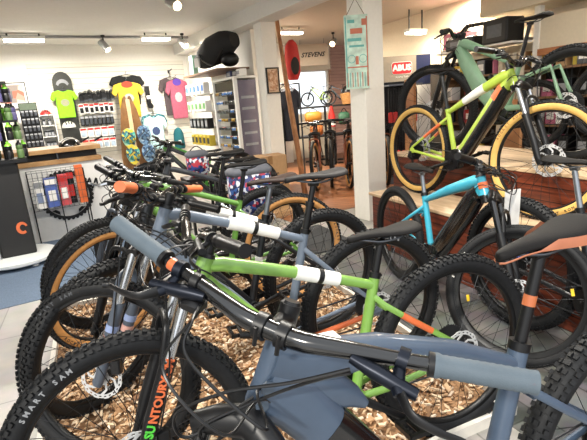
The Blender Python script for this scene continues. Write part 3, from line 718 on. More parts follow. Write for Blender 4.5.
P, RR, e = I_['tubes']['top_tube']
p, q = lerp_tube(P, RR, .29); p2, _ = lerp_tube(P, RR, .4); d = (p2-p).normalized(); nrm = V((0, 1, 0)).cross(d); nrm = nrm if nrm.z > 0 else -nrm
X, Y, Z = -d, nrm.cross(-d), nrm; c = p+nrm*(q[1]+.0015)
Mx = Matrix(((X.x, Y.x, Z.x, c.x), (X.y, Y.y, Z.y, c.y), (X.z, Y.z, Z.z, c.z), (0, 0, 0, 1)))
b = MB(); b.box((-.02, 0, 0), (.045, .03, .002)); b.build('white_sticker', M_PAPER, fr, Mx)
b = MB(); b.prism(hexa(.007), .002); b.build('frame_emblem', c_bl, fr, Mx @ Matrix.Translation((.02, .006, 0)))
# ---------------------------------------------------------------- the shop itself
m_white = mat('white_plaster', '#ebe7de', .8, var=.02, bump=.05, bscale=80)
m_cream = mat('cream_plaster', '#d9cdb6', .8, var=.03)
m_ceil = mat('ceiling_paint', '#e2e0dc', .85, var=.02)
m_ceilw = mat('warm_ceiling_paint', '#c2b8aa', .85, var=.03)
m_tile = tiles('pale_floor_tile', '#978f84', '#a59c90', '#7d766c', .6, .6, .4, .35)
m_ltile = tiles('white_floor_tile', '#a39a94', '#aea59e', '#857d77', .8, .8, .3, .3)
m_slate = tiles('slate_tile', '#4b4c4a', '#62625d', '#33332f', .45, .3, .5, .8, .5)
m_lam = wood('laminate_floor', '#7a4a2c', '#a9714a', 1.2, 14, .35, .12, 'Y')
m_mahog = wood('mahogany_boards', '#35130c', '#7a3a24', 1.4, 26, .3, .095, 'Z', .25)
m_top = wood('pale_step_top', '#a98d6e', '#cdb595', 2, 14, .45, 0, 'Y')
m_board = wood('counter_board', '#8a6238', '#c29a66', 2, 14, .5, 0, 'Y')
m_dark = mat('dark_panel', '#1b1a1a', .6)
m_card = mat('cardboard', '#b48f66', .8, var=.06)
def boxobj(name, c, d, m, parent=None, rz=0, bevel=0, M=None):
    b = MB(); b.box((0, 0, 0), d)
    T = Matrix.Translation(V(c)) @ Matrix.Rotation(rz, 4, 'Z')
    return b.build(name, m, parent, T if M is None else M, smooth=0, bevel=bevel)
fb = MB()
fb.box((0, 6, -.05), (30, 26, .1))
fb.mi = 1; fb.box(an(-1.2, 2.3, .0005), (5.0, 1.9, .003), SA)
fb.mi = 2; fb.box(sw(6.6, 7.0, .001), (8.2, 5.2, .004), UA)
fb.mi = 3; fb.box(sw(-2.1, 2.6, .001), (4.05, 2.9, .004), UA)
struct(fb.build('floor', [m_tile, m_slate, m_lam, m_ltile], smooth=0))
def wallbox(name, s0, s1, t0, t1, z0, z1, m):
    return struct(boxobj(name, sw((s0+s1)/2, (t0+t1)/2, (z0+z1)/2), (s1-s0, t1-t0, z1-z0), m, rz=UA))
wallbox('wall_back', -6, 5.3, 8.95, 9.15, 0, 2.6, m_white)
wallbox('wall_left', -6.2, -6, -2, 9.15, 0, 2.6, m_white)
wallbox('wall_corner', 3.06, 3.18, 6.1, 8.95, 0, 2.6, m_white)
# far wall of the back room with a window in it
wallbox('wall_far', 5.2, 6.75, 9.3, 9.45, 0, 1.02, m_cream)
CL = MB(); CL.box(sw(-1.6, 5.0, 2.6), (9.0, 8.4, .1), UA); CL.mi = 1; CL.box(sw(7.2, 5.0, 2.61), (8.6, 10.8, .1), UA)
struct(CL.build('ceiling', [m_ceil, m_ceilw], smooth=0))
wallbox('trim_1', 2.84, 3.14, .8, 8.95, 2.36, 2.56, m_ceil)          # the long beam over the pillars
# pillars
def pillar(n, c, w):
    return struct(boxobj(n, c+V((0, 0, 1.28)), (w, w, 2.56), m_white, rz=UA, bevel=.006))
pl = pillar('trim_2', V((-.19, 6.42, 0)), .215); pr_ = pillar('trim_3', V((.885, 5.0, 0)), .255)
# far room: back wall beyond, daylight window, siding
T2 = 9.0
wallbox('wall_far', 3.0, 5.2, 9.3, 9.45, 0, 1.1, m_cream)
struct(boxobj('window_1', sw(5.95, 9.42, 1.52), (1.45, .02, .95), mat('window_glass', '#f4f7fa', .05), rz=UA))
g_ = bpy.data.objects['window_1'].data.materials[0]; nt = g_.node_tree
bs = nt.nodes['Principled BSDF']; bs.inputs['Transmission Weight'].default_value = 1; bs.inputs['IOR'].default_value = 1.02
fr_ = MB()
for q in ((-.74, 0, .06, 1.02), (.74, 0, .06, 1.02)): fr_.box((q[0], 0, q[1]), (q[2], .07, q[3]))
for z in (-.5, .5): fr_.box((0, 0, z), (1.54, .07, .06))
struct(fr_.build('window_2', m_white, None, Matrix.Translation(sw(5.95, 9.42, 1.52)) @ MU, smooth=0))
wallbox('wall_far', 4.8, 6.75, 9.3, 9.45, 2.02, 2.6, m_cream)
wallbox('wall_far', 6.71, 9.5, 9.3, 9.45, 0, 2.6, wood('pink_siding', '#a07766', '#b98f7c', 1, 6, .6, .075, 'Z'))
def anbox(name, a0, a1, n0, n1, z0, z1, m, bevel=0):
    return boxobj(name, an((a0+a1)/2, (n0+n1)/2, (z0+z1)/2), (a1-a0, n1-n0, z1-z0), m, rz=SA, bevel=bevel)
struct(anbox('wall_right', -8.2, 3, 5.15, 5.3, 0, 2.6, mat('dark_shelf_back', '#3a332b', .8)))
# fascia over the shelving of the right wall
struct(anbox('wall_right', -8.2, 3, 5.12, 5.15, 1.72, 2.6, m_cream))
struct(anbox('trim_4', -3.85, 1, 4.74, 4.8, 1.70, 2.03, m_cream))
struct(anbox('trim_5', -3.85, 1, 4.71, 4.80, 1.63, 1.70, wood('orange_beam', '#9a5a34', '#c08356', 2, 14, .5)))
struct(anbox('trim_6', -4.6, 1, 4.6, 5.15, 2.16, 2.56, m_cream))
struct(anbox('trim_7', -3.92, -3.85, 4.72, 4.79, 0, 2.2, m_white))
# wooden display steps
t = thing('display_step', 'lower mahogany display step with pale top behind the cyan electric bike', 'platform', an(-3.43, 2.21), SA)
def part(nm, c, d, m, p, bevel=0): b = MB(); b.box(c, d); return b.build(nm, m, p, smooth=0, bevel=bevel)
part('front_cladding', (3.0, .215, .2325), (6.0, .43, .465), m_mahog, t); part('step_top', (2.98, .215, .4775), (6.06, .45, .025), m_top, t, .004)
t = thing('display_step', 'upper mahogany display step carrying the sage green bike', 'platform', an(-3.75, 2.66), SA)
part('front_cladding', (3.0, .43, .375), (6.0, .84, .75), m_mahog, t); part('step_top', (2.98, .43, .7625), (6.06, .86, .025), m_top, t, .004)
# carpet, mats, mulch bed
o = boxobj('carpet', sw(-1.75, 4.95, .004), (5.2, 2.2, .008), mat('blue_grey_carpet', '#5b6b80', .95, var=.15, scale=90, bump=.4, bscale=400), rz=UA); tag(o, 'blue-grey carpet in front of the counter and the tall display stand', 'carpet')
o = anbox('floor_mat', -4.35, -3.5, 1.3, 2.1, .001, .012, mat('dark_rubber', '#3b3d3f', .85)); tag(o, 'dark grey floor mat under the left row of rear wheels', 'mat')
o = boxobj('wooden_pallet', V((-.2, 5.62, .035)), (.62, .62, .06), m_card, rz=UA); tag(o, 'flat pale wooden board on the floor before the cardboard boxes', 'board')
a0, a1, n0, n1 = -3.45, -1.18, -.41, 1.42
base = anbox('mulch_bed', a0, a1, n0, n1, .002, .012, mat('mulch_soil', '#8a6a4c', .95, var=.5, scale=60))
tag(base, 'brown soil under the bark chips beneath the left row of bikes', 'mulch', kind='stuff')
m_edge = mat('white_board', '#d9d4ca', .6, var=.04)
for nm, c, lab in (('l', (a0, a1, n0-.025, n0), 'white edging board along the left side of the bark chip bed'), ('r', (a0, a1, n1, n1+.025), 'white edging board along the right side of the bark chip bed'),
               ('f', (a1, a1+.02, n0, n1), 'pale edging board along the near end of the bark chip bed'), ('b', (a0-.02, a0, n0, n1), 'pale edging board along the far end of the bark chip bed')):
    tag(anbox('edging_board', *c, 0, .05, m_edge), lab, 'edging board')
rnd = random.Random(3); b = MB()
for i in range(9000):
    a, n = rnd.uniform(a0+.02, a1-.02), rnd.uniform(n0+.02, n1-.02)
    L = rnd.uniform(.016, .06)*rnd.uniform(.6, 1); wd = L*rnd.uniform(.22, .55); hh = rnd.uniform(.003, .008)
    p = an(a, n, .014+rnd.uniform(0, .03))
    Mx = Matrix.Translation(p) @ Matrix.Rotation(rnd.uniform(0, 6.3), 4, 'Z') @ Matrix.Rotation(rnd.gauss(0, .3), 4, 'X') @ Matrix.Rotation(rnd.gauss(0, .3), 4, 'Y')
    x, y, z = L/2, wd/2, hh/2; k = rnd.uniform(.4, .9)
    b.add([(-x*k, -y, -z), (x, -y*k, -z), (x*k, y, -z), (-x, y*k, -z), (-x*k, -y, z), (x, -y*k, z*.6), (x*k, y, z), (-x, y*k, z*.7)], [(3, 2, 1, 0), (4, 5, 6, 7), (0, 1, 5, 4), (1, 2, 6, 5), (2, 3, 7, 6), (3, 0, 4, 7)], Mx)
o = b.build('bark_chips', chip_mat('bark_chip', ['#7d5a3e', '#b48d66', '#d2b490', '#e2cdb0', '#bf976d', '#9a7350', '#ecdfca', '#c8a47e']), smooth=0)
tag(o, 'loose tan bark chips covering the ground under the left row of bikes', 'bark chips', kind='stuff')

# ---------------------------------------------------------------- back wall display
M8 = lambda s, z, off=0., t=8.95: Matrix.Translation(sw(s, t-off, z)) @ MU @ Matrix.Rotation(radians(90), 4, 'X')   # local x along the wall, y up, z towards the room
o = boxobj('slatwall_panel', sw(1.66, 8.935, 1.45), (2.64, .03, 1.62), wood('slatwall', '#d8d3c6', '#e2ddd0', 1, 1, .6, .092, 'Z', 0), rz=UA)
tag(o, 'white slatwall panel with horizontal grooves behind the hanging clothes', 'wall panel')
def arcpts(cx, cy, rx, ry, a0, a1, n=10): return [(cx+rx*cos(a0+(a1-a0)*i/n), cy+ry*sin(a0+(a1-a0)*i/n)) for i in range(n+1)]
def tee_poly(w, h, sl=.2):
    q = w/2
    return [(-q*.62, 0), (q*.62, 0), (q*.64, h*.5), (q*.62, h*.72), (q*.78, h*.6), (q*1.02, h*.7), (q*.82, h*.93), (q*.34, h), (q*.2, h*.96), (0, h*.93), (-q*.2, h*.96), (-q*.34, h), (-q*.82, h*.93), (-q*1.02, h*.7), (-q*.78, h*.6), (-q*.62, h*.72), (-q*.64, h*.5)]
def tee(label, s, z0, w, h, m, off, group=None, printm=None, long_=False, collar=None):
    t = thing('t_shirt', label, 't-shirt', sw(s, 8.93-off, z0), UA)
    Mx = Matrix.Rotation(radians(90), 4, 'X')
    b = MB(); b.prism(tee_poly(w, h), .05); b.build('shirt_body', m, t, Mx, smooth=50, bevel=.018)
    if printm: b = MB(); b.prism([(x*w*.16, h*.55+y*h*.13) for x, y in arcpts(0, 0, 1, 1, 0, 2*pi, 9)], .004); b.build('shirt_print', printm, t, Mx @ Matrix.Translation((0, 0, .027)), smooth=0)
    if collar: b = MB(); b.prism([(x, y+h*.93) for x, y in arcpts(0, 0, w*.18, h*.09, 0, 2*pi, 12)], .01); b.build('collar', collar, t, Mx @ Matrix.Translation((0, 0, .025)), smooth=0)
    b = MB(); b.sweep([(-w*.26, 0, h*.955), (0, 0, h*1.02), (w*.26, 0, h*.955)], .006, 8); b.sweep(catmull([(0, 0, h*1.02), (0, 0, h*1.09), (.02, .02, h*1.11), (0, .03+off*.5, h*1.08)], 4), .004, 6); b.build('hanger', M_GREYMET, t)
    return t
tee('black t-shirt hanging behind the yellow one on the slatwall', 1.88, 1.50, .62, .53, mat('black_cloth', '#1c1e1e', .9, var=.2), .05)
tee('yellow t-shirt with red collar print hanging above the wooden boards', 1.85, 1.28, .56, .62, mat('yellow_cloth', '#cfae35', .9, var=.12), .14, printm=mat('red_white_print', '#d1b9a8', .8), collar=mat('red_cloth', '#b8452f', .9))
tee('dark grey t-shirt hanging behind the pink one in the corner', 2.68, 1.26, .5, .7, mat('grey_cloth', '#54494a', .9, var=.15), .05)
tee('dusty pink t-shirt with purple collar in the corner of the slatwall', 2.76, 1.19, .46, .72, mat('pink_cloth', '#a8566a', .9, var=.1), .14, printm=mat('pale_print', '#c8a9ae', .8), collar=mat('purple_cloth', '#5a3f9e', .9))
tee('teal printed t-shirt hanging behind the pale blue one', 2.26, .78, .5, .54, patches('teal_print_cloth', ['#2b6a78', '#3f8f9a', '#255560', '#88b8b8'], 40), .04)
tee('pale blue t-shirt with small dark print low on the slatwall', 2.25, .66, .46, .62, mat('pale_blue_cloth', '#bfe4e6', .9, var=.06), .12, printm=mat('navy_print', '#3a4a70', .8))
# snowboard with a green shirt over it
t = thing('snowboard', 'dark snowboard with pale arc graphic leaning on the back wall', 'snowboard', sw(.82, 8.88, 1.0), UA)
b = MB(); pts = arcpts(0, .95, .15, .17, 0, pi, 12)+arcpts(0, 0, .15, .17, pi, 2*pi, 12); b.prism(pts, .014); b.build('board', mat('charcoal_board', '#34352f', .4), t, Matrix.Rotation(radians(90), 4, 'X'), smooth=0)
b = MB(); b.prism(arcpts(0, .9, .1, .1, .2, pi-.2, 10)+arcpts(0, .88, .07, .06, pi-.2, .2, 10), .004); b.build('board_graphic', M_GREYPRINT, t, Matrix.Translation((0, -.01, 0)) @ Matrix.Rotation(radians(90), 4, 'X'), smooth=0)
tee('lime green long t-shirt with grey dog-like print hung over the dark snowboard', .8, 1.36, .42, .46, mat('lime_cloth', '#7fc21f', .9, var=.1), .12, printm=mat('grey_print_cloth', '#8b8a72', .9))
bpy.data.objects[[o.name for o in COL.objects if o.get('label', '').startswith('lime green long')][0]]['label'] = 'lime green long t-shirt with a grey print hung over the dark snowboard'
def helmet(label, loc, r, m, rz=0, trim=None, group=None, name='helmet'):
    t = thing(name, label, 'helmet', loc, rz, group)
    b = MB(); rows = []
    for i in range(9):
        a = pi/2*i/8; rows.append([(1.25*r*cos(a)*cos(q), r*cos(a)*sin(q), r*.95*sin(a)) for q in [2*pi*j/18 for j in range(18)]])
    b.grid(rows, closed=True); b.lathe([(r*.92, 0), (r, 0)], 18, Matrix.Diagonal((1.25, 1, 1, 1))); b.build('shell', m, t, smooth=60)
    b = MB()
    for k in (-1, 0, 1): b.sweep([(r*1.2*cos(a), k*r*.42*(1-.2*abs(cos(a))), r*.99*sin(a)*(1-.12*abs(k))) for a in [pi*.18+pi*.64*i/8 for i in range(9)]], [(r*.1, .006)]*9, 6, (0, 1, 0))
    b.build('vents', trim or M_BLK, t)
    return t
helmet('pale grey helmet below the lime green t-shirt on the back wall', sw(.78, 8.7, 1.2), .11, mat('pale_grey_shell', '#b3b3ad', .5), UA+pi/2)
helmet('black helmet with white stripes standing on the counter', sw(.5, 5.95, 1.03), .1, M_GLOSS, UA+.4, M_WHITE)
# goods in rows: gloves, carded parts, white cartons
def glove_proto(label, loc, m):
    t = thing('glove', label, 'glove', loc, UA, 'dark gloves hanging in a row')
    b = MB(); b.prism([(-.032, 0), (.032, 0), (.04, .07), (.038, .11), (-.038, .11), (-.04, .07)], .03)
    for k in range(4): b.sweep([(-.029+.019*k, .1, 0), (-.031+.0205*k, .165+(.012 if k in (1, 2) else 0), .004)], [.011, .009], 8)
    b.sweep([(.034, .05, 0), (.062, .1, .006)], [.012, .009], 8)
    b.build('glove_body', m, t, Matrix.Rotation(radians(90), 4, 'X'), bevel=.004)
    b = MB(); b.box((0, 0, .01), (.075, .036, .03)); b.build('cuff', M_GREYMET, t)
    return t
gp = glove_proto('dark glove hanging in the upper row beside the snowboard', sw(1.07, 8.82, 1.6), M_BLK)
for i in range(1, 8): dup(gp, loc=sw(1.07+.072*i, 8.82-.03*(i % 2), 1.6+.015*((i*7) % 3)))
def pack_proto(label, loc, w, h, d, m, mh, name, cat, group, win=None):
    t = thing(name, label, cat, loc, UA, group)
    part('carton', (0, 0, h/2), (w, d, h), m, t, .003); part('header', (0, -d/2-.001, h*.84), (w*.94, .002, h*.22), mh, t)
    part('window', (0, -d/2-.004, h*.38), (w*.7, .01, h*.5), win or M_BLK, t, .002)
    return t
p1 = pack_proto('white and red carded part with black content hanging below the gloves', sw(1.04, 8.84, 1.4), .075, .17, .03, M_PAPER, M_RED, 'carded_part', 'package', 'carded parts in the second row')
for i in range(1, 7): dup(p1, loc=sw(1.04+.082*i, 8.84, 1.4+.012*(i % 2)))
p2_ = pack_proto('black carded tool hanging in the row over the white cartons', sw(1.02, 8.84, 1.2), .06, .17, .04, M_BLK, M_GREYPRINT, 'carded_part', 'package', 'black carded tools in the third row', M_GREYMET)
for i in range(1, 8): dup(p2_, loc=sw(1.02+.07*i, 8.84, 1.2))
p3 = pack_proto('white carton hanging low on the slatwall beside the counter', sw(1.0, 8.82, 1.0), .1, .17, .06, M_PAPER, M_RED, 'white_carton', 'package', 'white cartons low on the slatwall', mat('pale_blue_print', '#9fb0bf', .6))
for r in range(2):
    for i in range(5):
        if r or i: dup(p3, loc=sw(1.0+.115*i, 8.82, 1.0-.2*r))
p4 = pack_proto('black carded tool hanging near the yellow t-shirt', sw(1.5, 8.84, .95), .05, .2, .03, M_BLK, M_BLK, 'carded_part', 'package', 'black tools by the wooden boards', M_GREYMET)
t = thing('sock_pair', 'black sock pair with white band hanging between yellow and pink t-shirts', 'socks', sw(2.22, 8.86, 1.42), UA)
b = MB(); b.prism([(-.03, 0), (.06, 0), (.07, .05), (.035, .1), (.035, .4), (-.05, .4), (-.045, .1)], .03); b.build('sock', M_BLK, t, Matrix.Rotation(radians(90), 4, 'X'), bevel=.008)
part('label_band', (-.005, -.012, .2), (.07, .012, .06), M_PAPER, t)
# wooden boards
mw1 = wood('board_brown', '#5a3a1c', '#8a6236', 2, 2, .45, bump=.05)
for k, (s, lab) in enumerate(((1.69, 'left brown pointed wooden board below the yellow t-shirt'), (1.91, 'right brown pointed wooden board below the yellow t-shirt'))):
    t = thing('wooden_board', lab, 'board', sw(s, 8.72, .3), UA); d = -1 if k == 0 else 1
    b = MB(); b.prism([(d*.13, 0), (-d*.09, 0), (-d*.1, .3), (-d*.1, 1.0), (-d*.09, 1.36), (-d*.05, 1.36), (d*.03, 1.12), (d*.1, .7), (d*.14, .3)], .03); b.build('board', mw1, t, Matrix.Rotation(radians(90), 4, 'X'), smooth=0, bevel=.006)
    b = MB(); b.box((0, -.018, .86), (.16, .004, .03)); b.build('board_print', M_BLK, t, Matrix.Rotation(radians(-25), 4, 'Y') @ Matrix.Translation((-.35, 0, .05)))
o = boxobj('pale_slat', sw(1.8, 8.71, .95), (.07, .03, 1.3), wood('pale_wood', '#b79872', '#d8be98', 2, 2, .5), rz=UA, bevel=.004); tag(o, 'pale wooden slat between the two brown pointed boards', 'board')
cm = [patches('teal_pattern', ['#2f6f7a', '#c7b43a', '#3f9a8f', '#25404f', '#7fae9a'], 26), patches('blue_pattern', ['#3a5878', '#5c7d9c', '#2d3f58', '#8fa6b8'], 30)]
for s, z, k, lab in ((1.71, .92, 0, 'teal and yellow patterned flip-flop on the left wooden board, upper one'), (1.98, .95, 1, 'blue patterned flip-flop on the right wooden board, upper one'), (1.74, .62, 0, 'teal patterned flip-flop low on the left wooden board'), (2.02, .62, 1, 'blue patterned flip-flop on the right wooden board, lower one')):
    t = thing('flip_flop', lab, 'sandal', sw(s, 8.64, z), UA, 0)
    b = MB(); b.prism([(.12*(1-.18*sin(a)*-1)*cos(a), .18*sin(a)) for a in [2*pi*i/24 for i in range(24)]], .035); b.build('sole', cm[k], t, Matrix.Rotation(radians(90), 4, 'X'), smooth=40, bevel=.01)
    b = MB()
    for q in (-1, 1): b.sweep(catmull([(q*.1, -.02, -.04), (q*.06, -.07, .02), (0, -.075, .08), (0, -.02, .1)], 5), [(.018, .006)]*16, 8)
    b.build('strap', mat('dark_strap', '#24303c', .7), t)
t = thing('beanie', 'teal knitted beanie with white label at the corner of the slatwall', 'hat', sw(2.68, 8.84, .62), UA)
b = MB(); b.lathe([(.085, 0), (.1, .02), (.1, .16), (.095, .28), (.07, .36), (.03, .4), (.001, .41)], 20); b.build('knit', mat('teal_wool', '#1f6068', .95, var=.2, scale=120), t, smooth=60)
part('label_patch', (-.02, -.1, .14), (.05, .006, .06), M_PAPER, t)
o = MB(); o.sweep([(0, 0, 0), (0, -.22, .03)], .008, 8); o.box((0, 0, 0), (.03, .01, .06)); tag(o.build('wall_hook', M_BLK, None, Matrix.Translation(sw(2.67, 8.91, 2.06)) @ MU), 'black wall hook above the pink t-shirt', 'hook')
# framed picture at the left of the wall
def framed(label, M, w, h, fm, arts, mount=None):
    t = thing('framed_picture', label, 'picture'); t.matrix_basis = M
    b = MB(); f = .014
    for c, d in (((0, h/2-f/2, 0), (w, f, .025)), ((0, -h/2+f/2, 0), (w, f, .025)), ((-w/2+f/2, 0, 0), (f, h, .025)), ((w/2-f/2, 0, 0), (f, h, .025))): b.box(c, d)
    b.build('frame', fm, t, smooth=0)
    b = MB(); b.box((0, 0, -.004), (w-f, h-f, .008)); b.build('mount', mount or M_PAPER, t, smooth=0)
    for (x, y, ww, hh), m in arts: b = MB(); b.box((x, y, .002), (ww, hh, .004)); b.build('print', m, t, smooth=0)
    return t
framed('black-framed print of a red and grey landscape on the left of the back wall', M8(.04, 1.77, .03), .46, .42, M_BLK, [((0, .03, .38, .28), patches('landscape_print', ['#c98f7c', '#8b8078', '#b5654f', '#6f6a66', '#d9b7a6'], 9))])
# poster, small rack units under it
o = boxobj('poster', sw(-.02, 8.93, 1.36), (.18, .012, .46), mat('poster_card', '#cfcbc2', .7), rz=UA); tag(o, 'white vertical poster under the framed landscape print', 'poster')
t = thing('white_shelf_unit', 'narrow white shelf unit left of the snowboard with a red helmet on top', 'shelf', sw(.47, 8.75, 0), UA)
part('side_panel', (-.11, 0, .72), (.012, .26, 1.44), M_PAPER, t); part('side_panel', (.11, 0, .72), (.012, .26, 1.44), M_PAPER, t); part('back_panel', (0, .12, .72), (.22, .012, 1.44), M_PAPER, t)
for z in (.9, 1.08, 1.26, 1.43): part('shelf_board', (0, 0, z), (.21, .25, .012), M_PAPER, t)
helmet('red helmet with dark vents on top of the narrow white shelf unit', sw(.47, 8.75, 1.436), .085, M_RED, UA+pi/2)
rn = random.Random(5)
sp_ = pack_proto('small dark package on the narrow white shelf unit', sw(.42, 8.7, .906), .05, .1, .05, M_GREYMET, M_BLK, 'small_package', 'package', 'small packages on the white shelf unit', M_GREYPRINT)
for i, (s, z) in enumerate(((.47, .906), (.52, .906), (.42, 1.086), (.47, 1.086), (.52, 1.086), (.42, 1.266), (.5, 1.266))): dup(sp_, loc=sw(s, 8.7, z))
t = thing('accessory_rack', 'black accessory rack panel standing on the counter at the left', 'rack', sw(.23, 8.6, .6), UA)
part('back_panel', (0, .02, .52), (.26, .02, 1.04), M_BLK, t); part('header', (0, -.01, .98), (.24, .02, .1), mat('dark_green_header', '#4a5545', .6), t)
ap = pack_proto('small black carded light hanging on the black accessory rack', sw(.14, 8.55, .7), .045, .1, .03, M_BLK, M_GREYPRINT, 'carded_light', 'package', 'carded lights on the black accessory rack', M_GREYMET)
for r in range(7):
    for c in range(4):
        if r or c: dup(ap, loc=sw(.14+.06*c, 8.55, .7+.12*r))
# ---------------------------------------------------------------- counter with the chainring graphic
t = thing('counter', 'white shop counter with two pale wooden boards on top and chainring graphic', 'counter', sw(-1.0, 5.73), UA)
part('body', (.9, .33, .43), (1.85, .62, .86), mat('counter_white', '#e0dfdc', .5, var=.02), t); part('counter_board', (.88, .33, .885), (1.82, .68, .05), m_board, t, .004)
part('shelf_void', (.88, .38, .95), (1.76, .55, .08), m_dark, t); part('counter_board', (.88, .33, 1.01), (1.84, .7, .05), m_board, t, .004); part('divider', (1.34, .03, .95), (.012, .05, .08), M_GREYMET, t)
b = MB(); R0 = .27; n = 36; Mx = Matrix.Translation((1.35, -.003, .5)) @ Matrix.Rotation(radians(90), 4, 'X')
for i in range(n):
    a = 2*pi*i/n; d = 2*pi/n
    b.prism([((R0-.03)*cos(a), (R0-.03)*sin(a)), (R0*cos(a), R0*sin(a)), ((R0+.018)*cos(a+d*.3), (R0+.018)*sin(a+d*.3)), ((R0+.018)*cos(a+d*.6), (R0+.018)*sin(a+d*.6)), (R0*cos(a+d), R0*sin(a+d)), ((R0-.03)*cos(a+d), (R0-.03)*sin(a+d))], .004)
for i in range(5):
    a = 2*pi*i/5+.3; b.prism([(.2*cos(a-.12), .2*sin(a-.12)), (.235*cos(a-.2), .235*sin(a-.2)), (.235*cos(a+.2), .235*sin(a+.2)), (.2*cos(a+.12), .2*sin(a+.12))], .004)
b.build('chainring_graphic', M_BLK, t, Mx, smooth=0)
b = MB(); b.sweep(catmull([(1.5, 0, .55), (1.56, 0, .66), (1.57, 0, .55), (1.62, 0, .66), (1.635, 0, .54), (1.69, 0, .65), (1.7, 0, .55), (1.76, 0, .59), (1.84, 0, .66)], 6), [(.003, .010)]*49, 6, (0, 1, 0)); b.build('script_graphic', M_BLK, t, Matrix.Translation((0, -.005, 0)))
# wire basket stand
t = thing('wire_rack', 'black wire basket rack holding packets before the chainring counter', 'rack', sw(.0, 5.42), UA)
b = MB(); Wd, Dp, z0, z1 = .54, .27, .42, .82
for x in (0, Wd):
    for y in (0, Dp): b.cyl((x, y, 0), (x, y, z1), .007, 8)
b.cyl((Wd*.5, 0, 0), (Wd*.5, 0, z1), .006, 8); b.build('leg_frame', M_BLK, t)
b = MB()
for k in range(6):
    z = z0+(z1-z0)*k/5
    b.sweep([(0, 0, z), (Wd, 0, z), (Wd, Dp, z), (0, Dp, z), (0, 0, z)], .0025, 5)
for k in range(12):
    x = Wd*k/11; b.cyl((x, 0, z0), (x, 0, z1), .0018, 5); b.cyl((x, Dp, z0), (x, Dp, z1), .0018, 5); b.cyl((x, 0, z0), (x, Dp, z0), .0018, 5)
b.build('wire_basket', M_GREYMET, t)
def packet(label, s, z, w, h, m, mh, tt=5.5, win=None):
    t = thing('packet', label, 'package', sw(s, tt, z), UA+.08)
    part('carton', (0, 0, h/2), (w, .05, h), m, t, .004); part('header', (0, -.028, h*.86), (w*.9, .006, h*.18), mh, t); part('print', (0, -.028, h*.4), (w*.6, .006, h*.35), win or M_GREYPRINT, t)
packet('white packet at the left end of the wire rack', .08, .43, .09, .3, M_PAPER, M_GREYPRINT, win=mat('soft_blue', '#8796b5', .6)); packet('blue and white packet in the wire rack', .2, .43, .12, .32, mat('blue_pack', '#4d63a8', .5), M_PAPER, win=M_PAPER)
packet('red and pink packet in the middle of the wire rack', .32, .43, .1, .34, mat('pink_pack', '#c04b50', .5), M_RED, win=M_PAPER); packet('dark packet with red print in the wire rack', .4, .43, .08, .36, M_BLK, M_RED, 5.57, M_RED)
packet('orange packet at the right end of the wire rack', .5, .43, .08, .42, c_orange, c_orange, win=c_orange)
# tall display stand at the left edge
t = thing('display_stand', 'tall black display stand with orange logo on a round white base at the left edge', 'display stand', sw(-.22, 5.1), UA)
b = MB(); b.lathe([(.001, .03), (.2, .03), (.33, .035), (.36, .05), (.36, .075), (.33, .09), (.001, .095)], 40); b.build('base', mat('base_white', '#cfd2d2', .45, var=.02), t)
for k in range(4):
    a = k*pi/2+.5; b = MB(); b.cyl((.28*cos(a), .28*sin(a), 0), (.28*cos(a), .28*sin(a), .035), .03, 12); b.build('foot', M_WHITE, t)
part('banner_panel', (.02, -.02, .55), (.3, .16, .92), M_DK if 'M_DK' in globals() else m_dark, t, .02); part('side_panel', (-.18, -.02, .55), (.09, .2, .95), mat('stand_grey', '#b9bcbc', .5), t, .02)
b = MB(); b.prism(arcpts(0, 0, .05, .06, .3, pi*1.7, 14)+arcpts(.006, 0, .026, .034, pi*1.7, .3, 14), .006); b.build('orange_logo', c_orange, t, Matrix.Translation((.09, -.103, .36)) @ Matrix.Rotation(radians(90), 4, 'X'), smooth=0)
b = MB(); b.cyl((.1, 0, 1.0), (.1, 0, 1.72), .025, 12); b.box((.08, 0, 1.0), (.36, .32, .03)); b.box((.1, 0, 1.36), (.3, .26, .02)); b.box((.1, 0, 1.7), (.24, .24, .02)); b.build('upper_tower', M_BLK, t, smooth=0)
gm = [mat('neon_green', '#7fc83a', .4), M_BLK, mat('violet_plastic', '#4b4770', .4), mat('grey_green', '#4f6a3d', .5)]
gl = ['neon green bottle hanging on the display tower at the left edge', 'black bottle hanging on the display tower at the left edge', 'violet bottle hanging on the display tower at the left edge', 'dull green bottle hanging on the display tower at the left edge']
protos = []
for k in range(4):
    q = thing('drink_bottle', gl[k], 'bottle', (0, 0, -5), 0, 'bottles on the display tower')
    b = MB(); b.lathe([(.001, 0), (.028, .002), (.03, .02), (.03, .07), (.024, .08), (.03, .09), (.028, .12)], 14); b.build('body', gm[k], q)
    b = MB(); b.lathe([(.028, .12), (.02, .135), (.011, .14), (.01, .16), (.001, .162)], 12); b.build('cap', M_BLK if k != 1 else gm[0], q); protos.append(q)
rb = random.Random(11); used = [0]*4
for lv in range(4):
    for j in range(9):
        k = rb.choice((0, 0, 1, 1, 1, 2, 3)); a = 2*pi*j/9+lv*.3; rr = .15-.012*lv
        loc = sw(-.12+rr*cos(a), 5.1+rr*sin(a), 1.02+.17*lv)
        if not used[k]: protos[k].location = loc; used[k] = 1
        else: dup(protos[k], loc=loc)
